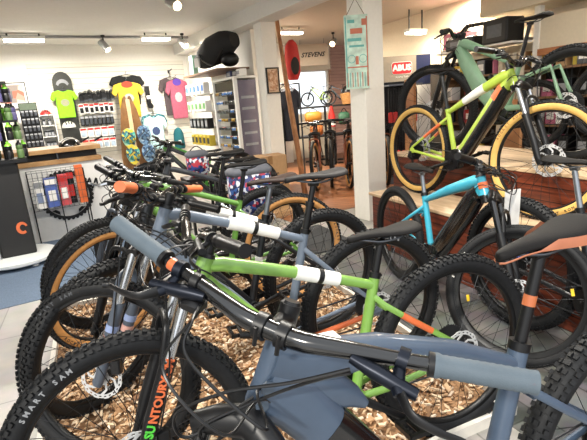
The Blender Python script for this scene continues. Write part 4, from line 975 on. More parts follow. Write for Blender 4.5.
# ---------------------------------------------------------------- glasses tower, corner shelves
t = thing('glasses_tower', 'tall white-framed sunglasses display tower beside the left pillar', 'display stand', sw(2.68, 5.95), UA)
m_mir = mat('purple_grey_panel', '#6f6877', .25, .2, var=.15, scale=6)
for y in (0, .78): part('upright', (0, y, .86), (.05, .05, 1.72), M_PAPER, t, .004)
for y in (0, .78): part('upright', (.33, y, .86), (.05, .05, 1.72), M_PAPER, t, .004)
part('side_panel', (.165, -.005, .88), (.29, .02, 1.6), m_mir, t); part('back_panel', (.2, .39, .86), (.02, .74, 1.66), m_dark, t); part('top_panel', (.165, .39, 1.72), (.36, .84, .03), M_WHITE, t); part('plinth', (.165, .39, .06), (.34, .8, .12), M_WHITE, t)
h_ = part('header_board', (.02, .39, 1.62), (.03, .72, .13), M_BLK, t); 
for k, z in enumerate((1.45, 1.3, 1.12, .96, .8)): b = MB(); b.box((.165, -.017, z), (.2, .004, .035)); b.build('side_print', M_GREYPRINT, t, smooth=0)
for k in range(10): part('display_bar', (.11, .39, .37+.125*k), (.02, .72, .012), M_GREYMET, t)
def glasses(label, loc, m, ml, group):
    q = thing('sunglasses', label, 'glasses', loc, UA, group)
    b = MB(); b.sweep(catmull([(.0, -.07, .01), (-.018, -.04, .016), (-.024, 0, .013), (-.018, .04, .016), (0, .07, .01)], 4), .005, 6)
    for s in (-1, 1): b.sweep([(0, s*.07, .01), (.09, s*.066, .008), (.12, s*.06, -.02)], .0035, 6)
    b.build('glasses_frame', m, q)
    for s in (-1, 1): b = MB(); b.ball((-.02, s*.034, -.004), (.006, .03, .022), 12); b.build('lens', ml, q)
    return q
gc = [('black', M_BLK, mat('dark_lens', '#1c1e26', .08)), ('yellow', mat('yellow_frame', '#c9a72a', .4), mat('amber_lens', '#8c6a1a', .1)), ('white', M_PAPER, mat('blue_lens', '#4a78b8', .1)), ('red', M_RED, mat('dark_lens', '#1c1e26', .08))]
gpr = [glasses(c+' sunglasses on the white-framed display tower', sw(0, 0, -5), m, ml, c+' sunglasses on the display tower') for c, m, ml in gc]
rg = random.Random(2); ug = [0]*4
for r in range(10):
    for c in range(6):
        k = rg.choice((0, 0, 0, 1, 2, 2, 3)); loc = sw(2.7, 6.02+.125*c, .4+.125*r)
        if not ug[k]: gpr[k].location = loc; ug[k] = 1
        else: dup(gpr[k], loc=loc)
t = thing('wall_shelf', 'white corner shelf unit with packages left of the sunglasses tower', 'shelf', sw(2.72, 6.86), UA)
for z in (.75, 1.02, 1.29, 1.56): part('shelf_board', (.14, .5, z), (.34, 1.0, .02), M_WHITE, t)
part('top_board', (.08, .1, 1.86), (.5, 1.5, .025), mat('brown_shelf', '#6b4f3c', .6), t); part('back_panel', (.32, .5, 1.3), (.02, 1.0, 1.2), M_WHITE, t); part('bracket', (.3, .1, 1.3), (.02, .05, 1.1), M_GREYMET, t)
cc = [('white and blue', M_PAPER, mat('blue_print2', '#3f6fb0', .5)), ('yellow and black', mat('yellow_box', '#c9b13a', .5), M_BLK), ('white and green', M_PAPER, mat('green_print', '#5f9a58', .5)), ('black', M_BLK, M_GREYPRINT)]
for r, z in enumerate((.76, 1.03, 1.30, 1.57)):
    nm, a, c = cc[[1, 3, 2, 0][r]]; q = None
    for k in range(5):
        loc = sw(2.62, 6.95+.18*k, z)
        if q is None:
            q = thing('boxed_part', nm+' package on the corner shelf beside the sunglasses tower', 'package', loc, UA-pi/2, nm+' packages on the corner shelf')
            part('carton', (0, 0, .08), (.13, .1, .16), a, q, .004); part('print', (0, -.051, .08), (.09, .004, .09), c, q)
        else: dup(q, loc=loc)
# backpack and small things on top of the shelf
t = thing('backpack', 'large black backpack lying on top of the corner shelf', 'bag', sw(2.66, 6.55, 1.875), UA+.5)
b = MB(); b.sweep(catmull([(-.05, .28, .12), (0, .2, .16), (.02, 0, .26), (0, -.24, .34), (-.02, -.42, .36)], 5), [(.06, .08), (.13, .14), (.18, .2), (.17, .17), (.1, .1)], 16, (1, 0, 0), .8); b.build('bag_body', mat('black_fabric', '#151517', .8, bump=.3, bscale=60), t, smooth=60)
b = MB(); b.sweep(catmull([(-.17, .1, .2), (-.24, .02, .12), (-.22, -.16, .05), (-.16, -.3, .24)], 6), [(.006, .025)]*19, 8); b.build('strap', M_BLK, t); b = MB(); b.box((-.16, .19, .11), (.03, .08, .12)); b.build('white_label', M_PAPER, t, smooth=0)
b = MB(); b.ball((-.02, -.3, .11), (.12, .14, .1), 14); b.build('side_pocket', M_BLK, t)
t = thing('boxed_part', 'mint green upright package at the left end of the corner shelf top', 'package', sw(2.6, 7.28, 1.875), UA-pi/2); part('carton', (0, 0, .14), (.16, .08, .28), mat('mint_box', '#9cc7b4', .6), t, .004); part('print', (0, -.041, .14), (.1, .004, .16), M_PAPER, t)
for k, (tt, nm, m) in enumerate(((6.3, 'navy patterned', mat('navy_box', '#2b3a66', .5)), (6.1, 'dark', M_BLK), (5.98, 'white', M_PAPER))):
    t = thing('boxed_part', nm+' low package on top of the sunglasses tower', 'package', sw(2.8, tt, 1.737), UA-pi/2); part('carton', (0, 0, .045), (.16, .1, .09), m, t, .004); part('print', (0, -.051, .045), (.1, .004, .05), M_GREYPRINT, t)
# ---------------------------------------------------------------- things on and around the pillars
PL = V((-.19, 6.42, 0))
Mp = Matrix.Translation(PL+V((0, 0, 1.63))-W*.125+U*.0) @ MU @ Matrix.Rotation(radians(90), 4, 'X')
framed('black-framed brown drawing hanging on the left white pillar', Mp, .19, .33, M_BLK, [((0, 0, .14, .27), patches('brown_drawing', ['#c7a183', '#b98a68', '#d6b99c', '#a67a5c', '#cfae92'], 40))], mat('beige_mount', '#d0b394', .7))
PR = V((.885, 5.0, 0))
t = thing('hanging_board', 'pale teal patterned board hanging by a string on the right white pillar', 'sign'); 
t.matrix_basis = Matrix.Translation(V((.76, 4.80, 1.765))) @ Matrix.Rotation(radians(2), 4, 'Z') @ Matrix.Rotation(radians(90), 4, 'X')
b = MB(); b.box((0, 0, 0), (.235, .70, .02)); b.build('board', mat('pale_teal_board', '#b9cfbf', .6, var=.25, scale=14), t, smooth=0, bevel=.003)
m_tl, m_rd = mat('teal_line', '#5fa39b', .6), mat('rust_line', '#b5664c', .6)
def strip(nm, m, pts, w): b = MB(); b.sweep(pts, [(w, .0012)]*len(pts), 6, (0, 0, 1) if False else None); b.build(nm, m, t)
for k, (x, y, r) in enumerate(((-.055, .0-.04, .04), (.06, -.04, .04))):
    b = MB(); b.lathe([(r-.006, .0105), (r, .0105), (r, .0125), (r-.006, .0125)], 24, Matrix.Translation((x, y-.02, 0)), closed=True); b.build('ring_graphic', m_tl, t, smooth=0)
for i in range(9): b = MB(); b.box((-.1+.025*i, -.26, .011), (.008, .14, .003)); b.build('bar_graphic', m_tl if i % 2 else m_rd, t, smooth=0)
for x, y, ww, hh, m in ((.0, .2, .12, .05, m_rd), (-.02, .12, .14, .03, m_tl), (0, .06, .15, .02, m_tl), (.08, .28, .05, .06, m_rd), (-.05, .29, .07, .03, m_tl), (0, -.14, .2, .012, m_rd), (.0, -.075, .03, .08, m_rd), (-.105, 0, .012, .66, m_tl), (.105, 0, .012, .66, m_rd)):
    b = MB(); b.box((x, y, .011), (ww, hh, .003)); b.build('paint_patch', m, t, smooth=0)
b = MB(); b.sweep([(-.09, .345, 0), (0, .5, -.0), (.09, .345, 0)], .004, 6); b.build('string', mat('twine', '#7a6a54', .9), t)
def cbox(label, loc, d, rz):
    t = thing('cardboard_box', label, 'box', loc, rz)
    part('carton', (0, 0, d[2]/2), d, m_card, t, .006); part('tape', (0, 0, d[2]+.001), (.06, d[1]*.99, .002), mat('brown_tape', '#8f6a42', .3), t); part('tape', (0, -d[1]/2-.001, d[2]*.8), (.06, .002, d[2]*.4), mat('brown_tape', '#8f6a42', .3), t)
cbox('large brown cardboard box standing before the left pillar, lower one', V((-.3, 5.98, 0)), (.5, .36, .42), .25); cbox('brown cardboard box stacked on the larger one before the left pillar', V((-.29, 6.0, .425)), (.44, .34, .26), .32)
# patterned bags on the touring bike's rack
mp_ = patches('confetti_print', ['#20306a', '#c8ccd8', '#a8344a', '#2f5a9e', '#1a1f44', '#d8dce4', '#27386f'], 38)
RK, IK = bk['K']
b = MB(); r_ = IK['rh']
for s in (-1, 1): b.sweep([(-.02, s*.075, .34), (-.1, s*.07, .74), (.16, s*.06, .745), (.2, s*.03, .72)], .006, 8); b.sweep([(0, s*.075, .37), (.12, s*.065, .74)], .005, 8)
for y in (-.06, 0, .06): b.sweep([(-.13, y, .745), (.16, y, .745)], .005, 8)
b.build('rear_rack', M_BLK, RK)
def pannier(label, loc, rz, d, m):
    t = thing('pannier_bag', label, 'bag', loc, rz)
    b = MB(); b.box((0, 0, d[2]/2), d, bev=.05); b.build('bag_body', m, t, smooth=60)
    b = MB(); b.box((0, 0, d[2]-.02), (d[0]*1.02, d[1]*1.04, .09), bev=.03); b.build('flap', mat('grey_flap', '#5b5e66', .7), t, smooth=60)
    b = MB(); b.sweep(catmull([(-.1, 0, d[2]), (0, 0, d[2]+.07), (.1, 0, d[2])], 5), [(.014, .006)]*11, 8); b.build('handle', M_BLK, t)
th = radians(206); Rk = Matrix.Translation((-.24, 3.95, 0)) @ Matrix.Rotation(th, 4, 'Z')
pannier('blue, red and white confetti-patterned pannier bag hanging behind the row of saddles', Rk @ V((.2, .19, .44)), th, (.36, .17, .4), mp_)
pannier('small red and blue patterned bag left of the larger confetti-patterned pannier', V((-1.0, 5.0, .62)), th, (.24, .15, .26), patches('red_blue_print', ['#b03040', '#26407f', '#d0d4dc', '#1c2348', '#a52a3a'], 36))
t = thing('side_table', 'small dark stool under the red and blue patterned bag', 'stool', V((-1.0, 5.0, 0)), th)
part('seat', (0, 0, .6), (.36, .3, .04), M_BLK, t, .006)
for x in (-.15, .15):
    for y in (-.12, .12): part('leg', (x, y, .29), (.03, .03, .58), M_BLK, t)
# further small bikes behind the row, seen only as bars and frames
def quiet(key, label, loc, th, fm, grip, st=0, g=None, **k):
    put(key, 'city_bike', label, 'bicycle', dict(loc=loc, th=th, st=st, g=g or dict(sh=.5, stl=.4)), dict(frame=fm, grip=grip, tyre='street', **k))
quiet('L', 'black small bike standing behind the confetti-patterned pannier bag', (-.5, 5.45, 0), 182, c_bl, M_BLK, -15, dict(sh=.46, stl=.36, ht=.1, hb=.26))
quiet('M', 'green-framed small bike near the teal beanie at the back wall', (-.75, 6.3, 0), 205, mat('mid_green_paint', '#4f9a3c', .35), M_BLK, 20, dict(sh=.5, stl=.38, ht=.1))
# ---------------------------------------------------------------- back room
lab0 = 'dark brown bike in the back room row seen between the pillars, '
cols = [('nearest the wooden pole', .42, mat('dark_red_paint', '#4a1d18', .4)), ('second from the wooden pole', .62, c_bl), ('third from the wooden pole', .84, mat('dark_brown_paint', '#3a2118', .4)), ('fourth from the wooden pole', 1.06, c_bl), ('half hidden by the right pillar', 1.3, mat('dark_red_paint', '#4a1d18', .4))]
for i, (w_, x, fm) in enumerate(cols): put('R%d' % i, 'trekking_bike', ('dark red' if i in (0, 4) else 'brown' if i == 2 else 'black')+' bike in the back room row, '+w_, 'bicycle', dict(loc=(x+.12+.05*i, 8.0+.16*(i % 2), 0), th=-97, st=8*(i % 3)-6, g=dict(hb=.24)), dict(frame=fm, tyre='street', wall='tan' if i % 2 == 0 else None, lowers=M_BLK if i % 2 else mat('copper_fork', '#8a4a2c', .4)), 'bikes in the back room row')
def tube_thing(name, label, cat, m, P, R, n=10, mname=None): b = MB(); b.sweep(P, R, n); return tag(b.build(name, m), label, cat)
tube_thing('wooden_pole', 'long brown wooden pole leaning beside the left pillar', 'pole', wood('pole_wood', '#7a4f31', '#a8784f', 3, 3, .6), [(-.02, 7.0, 2.52), (.03, 6.95, 1.9), (.07, 6.9, 1.4), (.14, 6.75, .7), (.2, 6.6, .01)], [(.03, .03), (.045, .03), (.065, .04), (.07, .04), (.06, .04)], 12)
m_jk = [mat('dark_teal_jacket', '#1d2a2a', .8, var=.2), mat('black_jacket', '#191a1b', .8, var=.2), mat('dark_blue_jacket', '#202636', .8, var=.2)]
t = thing('clothes_rail', 'metal clothes rail with dark jackets behind the left pillar', 'rail', V((.02, 7.6, 0)), .3)
b = MB()
for x in (-.25, .25): b.cyl((x, 0, 0), (x, 0, 1.62), .014, 10)
b.cyl((-.25, 0, 1.62), (.25, 0, 1.62), .014, 10); b.build('rail_frame', M_GREYMET, t)
for k, (x, lab) in enumerate(((-.12, 'dark teal jacket on the clothes rail nearest the left pillar'), (.0, 'black jacket in the middle of the clothes rail'), (.12, 'dark blue jacket on the right of the clothes rail'))):
    t = thing('jacket', lab, 'jacket', V((.0+x*.8, 7.6, .72)), .3+pi/2-.9)
    b = MB(); b.prism(tee_poly(.5, .84), .09); b.build('jacket_body', m_jk[k], t, Matrix.Rotation(radians(90), 4, 'X'), bevel=.03); b = MB(); b.sweep([(-.12, 0, .82), (0, 0, .88), (.12, 0, .82)], .007, 8); b.cyl((0, 0, .88), (0, 0, .91), .004, 6); b.build('hanger', M_GREYMET, t)
t = thing('backpack', 'red and black backpack hanging high beside the left pillar', 'bag', V((.17, 7.3, 1.66)), .4)
b = MB(); b.sweep(catmull([(0, 0, .0), (.0, 0, .1), (0, 0, .3), (0, 0, .5), (0, 0, .58)], 4), [(.07, .06), (.11, .09), (.115, .1), (.09, .08), (.03, .03)], 16, (1, 0, 0), .8); b.build('bag_body', mat('red_fabric', '#a5201f', .7), t, smooth=60)
b = MB(); b.ball((0, -.09, .2), (.07, .04, .13), 14); b.build('front_pocket', mat('black_fabric', '#151517', .8), t)
for s in (-1, 1): b = MB(); b.sweep(catmull([(s*.06, .09, .05), (s*.07, .15, .25), (s*.05, .09, .5)], 6), [(.02, .006)]*13, 8); b.build('strap', M_BLK, t)
# shop name sign
t = thing('shop_sign', 'beige hanging sign with black italic lettering in the back room', 'sign'); t.matrix_basis = Matrix.Translation(V((.66, 10.0, 2.25))) @ Matrix.Rotation(radians(6), 4, 'Z') @ Matrix.Rotation(radians(90), 4, 'X')
b = MB(); b.box((0, 0, 0), (.66, .42, .03)); b.build('sign_board', mat('sign_beige', '#a99a8a', .6, var=.03), t, smooth=0); lettering('sign_lettering', 'STEVENS', .125, M_BLK, t, Matrix.Translation((0, .0, .017)), .002, .35, .004)
for x in (-.25, .25): b = MB(); b.cyl((x, .2, 0), (x, .31, 0), .004, 6); b.build('hanging_wire', M_GREYMET, t)
# shelf at the window, small bikes and goods
t = thing('display_shelf', 'dark display shelf under the bright back room window', 'shelf', V((.85, 9.55, 0)), .15)
for z in (.62, 1.2): part('shelf_board', (0, 0, z), (1.9, .45, .035), m_dark, t)
for x in (-.9, 0, .9): part('upright', (x, .15, .6), (.04, .04, 1.2), m_dark, t)
bs_ = mat('small_bike_green', '#8fae3a', .4); bs2 = mat('small_bike_grey', '#50606a', .4)
put('S0', 'kids_bike', 'small lime bike standing on the window shelf, left one', 'bicycle', dict(loc=(.92, 9.5, 1.22), th=172, st=20), dict(frame=bs_, tyre='street'))
put('S1', 'kids_bike', 'small grey bike standing on the window shelf, right one', 'bicycle', dict(loc=(1.3, 9.5, 1.22), th=170, st=-20), dict(frame=bs2, tyre='street'))
for k in ('S0', 'S1'): bk[k][0].scale = (.38,)*3
helmet('dark helmet on a tan stand at the right end of the window shelf', V((1.3, 9.35, 1.45)), .13, M_BLK, .8); 
t = thing('wicker_basket', 'tan basket under the dark helmet on the window shelf', 'basket', V((1.3, 9.35, 1.218)), .2); b = MB(); b.lathe([(.001, 0), (.14, 0), (.19, .2), (.18, .21), (.13, .02), (.001, .015)], 20); b.build('basket_body', mat('wicker', '#a97a48', .8, var=.3, scale=60), t)
helmet('dark blue helmet at the right end of the window shelf', V((1.62, 9.4, 1.22)), .13, mat('navy_shell', '#26355c', .4), .8)
def hangthing(name, label, cat, loc, d, m, m2):
    t = thing(name, label, cat, loc, .2); b = MB(); b.box((0, 0, 0), d, bev=min(d)*.3); b.build('bag_body', m, t, smooth=60); b = MB(); b.sweep(catmull([(-d[0]*.3, 0, d[2]*.45), (0, 0, d[2]*.8), (d[0]*.3, 0, d[2]*.45)], 5), .008, 6); b.build('handle', m2, t); return t
hangthing('saddle_bag', 'golden leather bag hanging below the window shelf, upper left', 'bag', V((.55, 9.25, 1.02)), (.34, .14, .2), mat('golden_leather', '#b07a2c', .5), M_BLK); hangthing('saddle_bag', 'tan leather bag hanging below the golden one', 'bag', V((.6, 9.2, .76)), (.26, .14, .22), mat('tan_leather', '#a0602c', .5), M_BLK)
hangthing('saddle_bag', 'green leather bag right of the red bottle under the window shelf', 'bag', V((1.16, 9.22, .95)), (.22, .12, .24), mat('deep_green_leather', '#2e5a44', .5), M_BLK); hangthing('saddle_bag', 'rust red bag stacked highest by the right pillar', 'bag', V((1.55, 9.1, 1.0)), (.24, .16, .24), mat('rust_leather', '#8a3a24', .5), M_BLK); hangthing('saddle_bag', 'rust red bag hanging lowest by the right pillar', 'bag', V((1.54, 9.08, .66)), (.24, .16, .24), mat('rust_leather', '#8a3a24', .5), M_BLK); hangthing('saddle_bag', 'brown bag hanging between the red bottle and the green bag', 'bag', V((1.32, 9.15, .8)), (.2, .12, .2), mat('brown_leather', '#5a3320', .5), M_BLK)
t = thing('red_bottle', 'red and white bottle hanging under the window shelf', 'bottle', V((.92, 9.25, .8)), 0); b = MB(); b.lathe([(.001, 0), (.075, 0), (.075, .2), (.03, .36), (.03, .4), (.001, .4)], 16); b.build('bottle_body', M_RED, t); b = MB(); b.lathe([(.076, .03), (.077, .05), (.077, .1), (.076, .12)], 16); b.build('white_band', M_PAPER, t)
# ---------------------------------------------------------------- right wall: lock display, shelves, goods
t = thing('lock_display', 'tall grey lock display stand with red and white logo header beside the right pillar', 'display stand', V((1.5, 7.02, 0)), radians(4))
m_ab = mat('lock_stand_grey', '#8d8579', .5, var=.03); m_nv = mat('navy_panel', '#1b2347', .4)
part('header_board', (.24, .02, 1.69), (.5, .06, .36), m_ab, t); part('back_panel', (.24, .06, .76), (.5, .03, 1.5), M_BLK, t); part('base', (.24, .02, .05), (.5, .4, .1), M_GREYMET, t)
part('side_panel', (.6, .1, 1.66), (.22, .2, .42), m_nv, t); part('side_panel', (.6, .1, .72), (.22, .2, 1.44), M_PAPER, t)
def rrect(w, h, r): return arcpts(w/2-r, h/2-r, r, r, 0, pi/2, 4)+arcpts(-w/2+r, h/2-r, r, r, pi/2, pi, 4)+arcpts(-w/2+r, -h/2+r, r, r, pi, 1.5*pi, 4)+arcpts(w/2-r, -h/2+r, r, r, 1.5*pi, 2*pi, 4)
RX = Matrix.Rotation(radians(90), 4, 'X')
b = MB(); b.prism(rrect(.31, .175, .04), .004); lg = b.build('logo_panel', M_PAPER, t, Matrix.Translation((.27, -.012, 1.7)) @ RX, smooth=0); b = MB(); b.prism(rrect(.295, .16, .035), .004); b.build('logo_field', mat('signal_red', '#c2202a', .45), lg, Matrix.Translation((0, 0, .003)), smooth=0); lettering('logo_lettering', 'ABUS', .115, M_PAPER, lg, Matrix.Translation((0, 0, .0055)), .001, bold=.006)
lettering('header_lettering', 'Security Tech', .035, M_PAPER, t, Matrix.Translation((.27, -.0115, 1.575)) @ RX, .0005)
b = MB(); b.box((.24, -.12, 1.46), (.5, .3, .02)); b.build('peg_bar', M_GREYMET, t)
mt = thing('cable_lock', 'dark cable lock hanging on the grey lock display stand', 'lock', V((1.56, 6.9, .95)), .1, 'cable locks on the lock display')
b = MB(); b.sweep(catmull([(-.015, 0, .12), (-.02, 0, .4), (0, 0, .48), (.02, 0, .4), (.015, 0, .12)], 6), .013, 8); b.build('cable', M_BLK, mt); b = MB(); b.box((0, 0, .05), (.06, .04, .16), bev=.01); b.build('lock_body', M_RED, mt)
for i in range(1, 6): dup(mt, loc=V((1.56+.075*i, 6.9+.005*i, .95)))
for i in range(5): dup(mt, 'dark cable lock hanging low on the grey lock display stand', V((1.58+.085*i, 6.88, .38)), group='low cable locks on the lock display')
# shelving of the right wall with goods
t = thing('wall_shelving', 'long brown shelving along the right wall behind the display bikes', 'shelf', an(-5.35, 4.72), SA)
m_sh = wood('shelf_brown', '#6a4a30', '#94704c', 2, 14, .5)
for z in (.55, .86, 1.17, 1.48): part('shelf_board', (2.6, .2, z), (5.2, .38, .025), m_sh, t)
for x in (0, 1.3, 2.6, 3.9, 5.2): part('upright', (x, .2, .85), (.03, .38, 1.7), m_sh, t)
part('top_shelf', (.55, .2, 1.86), (1.3, .36, .025), M_WHITE, t)
rs = random.Random(21)
pal = [('white', M_PAPER, M_GREYPRINT), ('black', M_BLK, M_GREYPRINT), ('red', M_RED, M_PAPER), ('yellow', mat('yellow_box', '#c9b13a', .5), M_BLK), ('grey', M_GREYMET, M_PAPER), ('pink', mat('pink_box', '#c06a86', .6), M_PAPER), ('brown', m_card, M_BLK)]
pk = {}
for z in (.563, .873, 1.183, 1.493):
    a = -5.3
    while a < -1.2:
        nm, m1, m2 = rs.choice(pal[:2]+pal); kind = rs.random()
        loc = an(a, 4.86+rs.uniform(-.05, .05), z)
        key = (nm, kind < .6)
        if key in pk: dup(pk[key], loc=loc)
        elif key[1]:
            q = thing('boxed_part', nm+' box on the brown shelving along the right wall', 'package', loc, SA, nm+' boxes on the right wall shelving'); part('carton', (0, 0, .09), (.13, .16, .18), m1, q, .004); part('print', (0, -.081, .09), (.09, .004, .08), m2, q); pk[key] = q
        else:
            q = thing('bottle', nm+' bottle on the brown shelving along the right wall', 'bottle', loc, SA, nm+' bottles on the right wall shelving'); b = MB(); b.lathe([(.001, 0), (.036, 0), (.038, .14), (.03, .17), (.001, .175)], 14); b.build('bottle_body', m1, q); b = MB(); b.lathe([(.03, .17), (.014, .19), (.014, .215), (.001, .216)], 12); b.build('cap', m2, q); pk[key] = q
        a += rs.uniform(.14, .24)
# goods hung in front of the shelving: inner tubes/helmets as dark shapes, vertical boxes
for k, (a, z, d, m, lab) in enumerate(((-5.2, 1.88, (.34, .28, .2), mat('pink_box', '#c06a86', .6), 'pink box on the white top shelf right of the lock display'), (-5.15, 1.5, (.22, .2, .14), mat('yellow_box', '#c9b13a', .5), 'yellow box at the left end of the right wall shelving'),
        (-4.2, 1.815, (.36, .28, .27), M_BLK, 'large black case on top of the right wall under the ceiling'), (-4.75, 1.815, (.5, .3, .14), M_BLK, 'flat black case left of the large black case under the ceiling'))):
    t = thing('boxed_part' if m is not M_BLK else 'black_case', lab, 'box', an(a, 4.56 if m is M_BLK else 4.85, z), SA); part('carton', (0, 0, d[2]/2), d, m, t, .02 if m is M_BLK else .004); part('print', (0, -d[1]/2-.001, d[2]/2), (d[0]*.6, .004, d[2]*.5), M_GREYMET if m is M_BLK else M_PAPER, t)
o = anbox('case_shelf', -5.15, -3.92, 4.4, 4.71, 1.79, 1.81, M_WHITE); tag(o, 'white shelf board carrying the black cases under the ceiling', 'shelf')
for i in range(4):
    o = MB(); o.cyl((0, 0, 0), (0, 0, 1.4), .035, 12); o = o.build('cardboard_tube', mat('pale_tube', '#b3a58f', .7), None, Matrix.Translation(an(-4.1+.09*i, 4.45, .28))); tag(o, 'pale upright tube standing before the right wall shelving', 'tube', 'pale upright tubes before the shelving')
t = thing('tube_bin', 'brown low bin holding the pale upright tubes', 'bin', an(-4.17, 4.4), SA); part('bin_base', (.2, .05, .14), (.56, .22, .27), m_card, t)
# spare wheels standing on the upper step behind the bikes
hw = [('a wheel', -4.3), ]
for lab, a, n, z in (('spare black wheel hanging behind the front wheel of the lime green bike', -3.7, 4.55, 1.0), ('spare black wheel hanging at the right edge behind the sage green bike', -2.9, 4.55, 1.12), ('spare black wheel hanging between the lime and sage green bikes', -4.5, 4.6, 1.0)):
    t = thing('spare_wheel', lab, 'wheel', an(a, n, z), SA+.2)
    wheel('wheel_rim', t, Matrix.Identity(4), dict(tyre='street'), True)
# wooden frame boards leaning behind the upper step
for k, (a, lab) in enumerate(((-4.9, 'orange-brown wooden board leaning behind the lime green bike'), (-3.3, 'pale wooden board leaning at the right behind the lime green bike'))):
    o = anbox('wooden_board', a-.09, a+.09, 3.75, 3.79, 0, 1.5-.3*k, wood('leaning_board', '#8a5230', '#b98a5c', 2, 2, .5)); tag(o, lab, 'board')
# ---------------------------------------------------------------- lamps
m_em = mat('lamp_tube_light', '#fff4e0', .5, var=0, emit=9)
m_emw = mat('warm_lamp_light', '#ffe2b0', .5, var=0, emit=14)
def panel_lamp(label, c, rz, L=.5, zt=2.55):
    t = thing('ceiling_lamp', label, 'lamp', c, rz)
    part('housing', (0, 0, .05), (L+.04, .13, .04), mat('lamp_white', '#d9d6cf', .5), t, .006); part('diffuser', (0, 0, .015), (L, .11, .03), m_em, t)
    for x in (-L*.4, L*.4): b = MB(); b.cyl((x, 0, .07), (x, 0, zt-c[2]), .012, 8); b.build('hanger', M_BLK, t)
panel_lamp('ceiling panel lamp at the far left over the framed print', V((-3.6, 6.92, 2.44)), UA); panel_lamp('ceiling panel lamp over the wooden boards on the back wall', V((-1.95, 7.72, 2.44)), UA, .42)
panel_lamp('ceiling panel lamp beside the left pillar in the back room', V((.2, 8.2, 2.44)), UA, .42); panel_lamp('ceiling panel lamp above the lock display stand', V((2.1, 7.45, 2.2)), UA, .34)
for lab_, c_ in (('unseen ceiling panel lamp added above the slate blue bike, out of frame', (.3, 2.3)), ('unseen ceiling panel lamp added over the carpet on the left, out of frame', (-2.0, 3.6)), ('unseen ceiling panel lamp added above the display steps, out of frame', (2.3, 3.2))): panel_lamp(lab_, V((*c_, 2.44)), UA, 1.0)  # unseen lamps added overhead to brighten the pillars and the front bikes
o = MB(); o.box((0, 0, 0), (2.9, .035, .035)); tag(o.build('lamp_track', mat('track_grey', '#8b8b8b', .4), None, Matrix.Translation(sw(1.35, 7.95, 2.53)) @ MU, smooth=0), 'grey ceiling lamp track along the back wall', 'track')
def spot(label, c, aim, warm=False, zt=2.55):
    t = thing('spot_lamp', label, 'lamp', c)
    d = (V(aim)-V(c)).normalized(); q = d.to_track_quat('Z', 'Y').to_matrix().to_4x4()
    b = MB(); b.lathe([(.001, -.09), (.05, -.085), (.055, -.03), (.055, .1), (.05, .1), (.048, .02), (.001, .02)], 20, q); b.build('lamp_body', mat('spot_grey', '#a9aaa8', .35, .5), t)
    b = MB(); b.lathe([(.001, .085), (.047, .085)], 18, q); b.build('lamp_lens', m_emw, t)
    b = MB(); b.cyl((0, 0, .0), (0, 0, zt-c[2]), .01, 8); b.sweep([(0, 0, zt-c[2]-.03), (0, 0, zt-c[2])], .03, 10); b.build('bracket', M_BLK, t)
spot('grey spot lamp hanging nearest at the top, above the back wall', V((-1.12, 5.36, 2.46)), V((-.6, 4.8, 2.1))); spot('grey spot lamp on the track above the snowboard', V((-2.72, 7.55, 2.4)), V((-2.3, 7.4, 1.9))); spot('grey spot lamp on the track above the pink t-shirt', V((-1.58, 7.95, 2.4)), V((-1.2, 7.6, 2.0)))
spot('spot lamp in the back room near the hanging teal board', V((1.02, 9.2, 2.38)), V((.7, 8.4, 1.9)), True)
for lab, p in (('recessed ceiling spot above the sage green bike, left one', (2.5, 6.55)), ('recessed ceiling spot above the sage green bike, right one', (3.2, 6.6))):
    t = thing('recessed_lamp', lab, 'lamp', V((p[0], p[1], 2.535))); b = MB(); b.lathe([(.08, .01), (.11, 0), (.11, .02)], 20); b.build('trim_ring', M_PAPER, t); b = MB(); b.lathe([(.001, .005), (.082, .005)], 18); b.build('lamp_lens', m_emw, t)
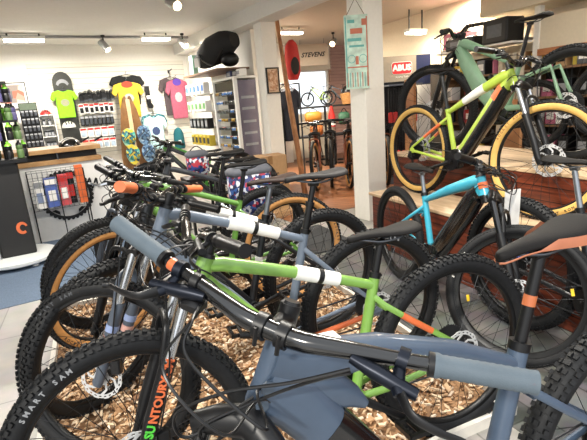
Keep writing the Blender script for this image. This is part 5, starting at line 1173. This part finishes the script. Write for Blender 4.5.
# the light those lamps throw
def lamp_light(c, size, power, col, rz=0., sy=None):
    l = bpy.data.lights.new('lamp_light', 'AREA'); l.energy = power; l.color = col; l.shape = 'RECTANGLE'; l.size = size; l.size_y = sy or size
    o = bpy.data.objects.new('lamp_light', l); COL.objects.link(o); o.location = c; o.rotation_euler = (0, 0, rz)
for c in ((-3.6, 6.92, 2.42), (-1.95, 7.72, 2.42)): lamp_light(c, .45, 62, (1, .95, .86), UA, .1)
lamp_light((2.1, 7.45, 2.17), .3, 6, (1, .9, .74), UA, .1)
for c in ((.2, 8.2, 2.42),): lamp_light(c, .45, 110, (1, .9, .74), UA, .1)
for c in ((2.5, 6.55, 2.52), (3.2, 6.6, 2.52)): lamp_light(c, .15, 60, (1, .86, .66))
for c in ((.3, 2.3, 2.42), (-2.0, 3.6, 2.42), (2.3, 3.2, 2.42)): lamp_light(c, 1.0, 26 if c[0] > 2 else 60, (1, .95, .86), UA, .1)  # fill light of the three added lamps out of view
# ---------------------------------------------------------------- daylight
w = bpy.data.worlds.new('sky'); SC.world = w; w.use_nodes = True
bg = w.node_tree.nodes['Background']; bg.inputs['Color'].default_value = (.93, .965, 1, 1); bg.inputs['Strength'].default_value = 1.45
sl = bpy.data.lights.new('sun', 'SUN'); sl.energy = 2.4; sl.angle = radians(3); sl.color = (1, .94, .84)
so = bpy.data.objects.new('sun', sl); COL.objects.link(so); so.rotation_euler = V((.42, .75, -.62)).to_track_quat('-Z', 'Y').to_euler()
EXPO = .36
# ---------------------------------------------------------------- camera
pit, rol, F = radians(14.55741155), radians(4.44270576), 453.77
right0, down0, fwd = V((1, 0, 0)), V((0, -sin(pit), -cos(pit))), V((0, cos(pit), -sin(pit)))
right = right0*cos(rol)+down0*sin(rol); down = -right0*sin(rol)+down0*cos(rol)
cd = bpy.data.cameras.new('camera'); cam = bpy.data.objects.new('camera', cd); COL.objects.link(cam)
X, Y, Z = right, -down, -fwd
cam.matrix_world = Matrix(((X.x, Y.x, Z.x, 0), (X.y, Y.y, Z.y, 0), (X.z, Y.z, Z.z, 1.3365), (0, 0, 0, 1)))
cd.sensor_fit = 'HORIZONTAL'; cd.sensor_width = 36; cd.lens = 36*F/587; cd.clip_start = .02; cd.clip_end = 100
SC.camera = cam
SC.view_settings.view_transform = 'Standard'; SC.view_settings.look = 'None'; SC.view_settings.gamma = 1; SC.view_settings.exposure = EXPO
SC.view_settings.use_curve_mapping = False
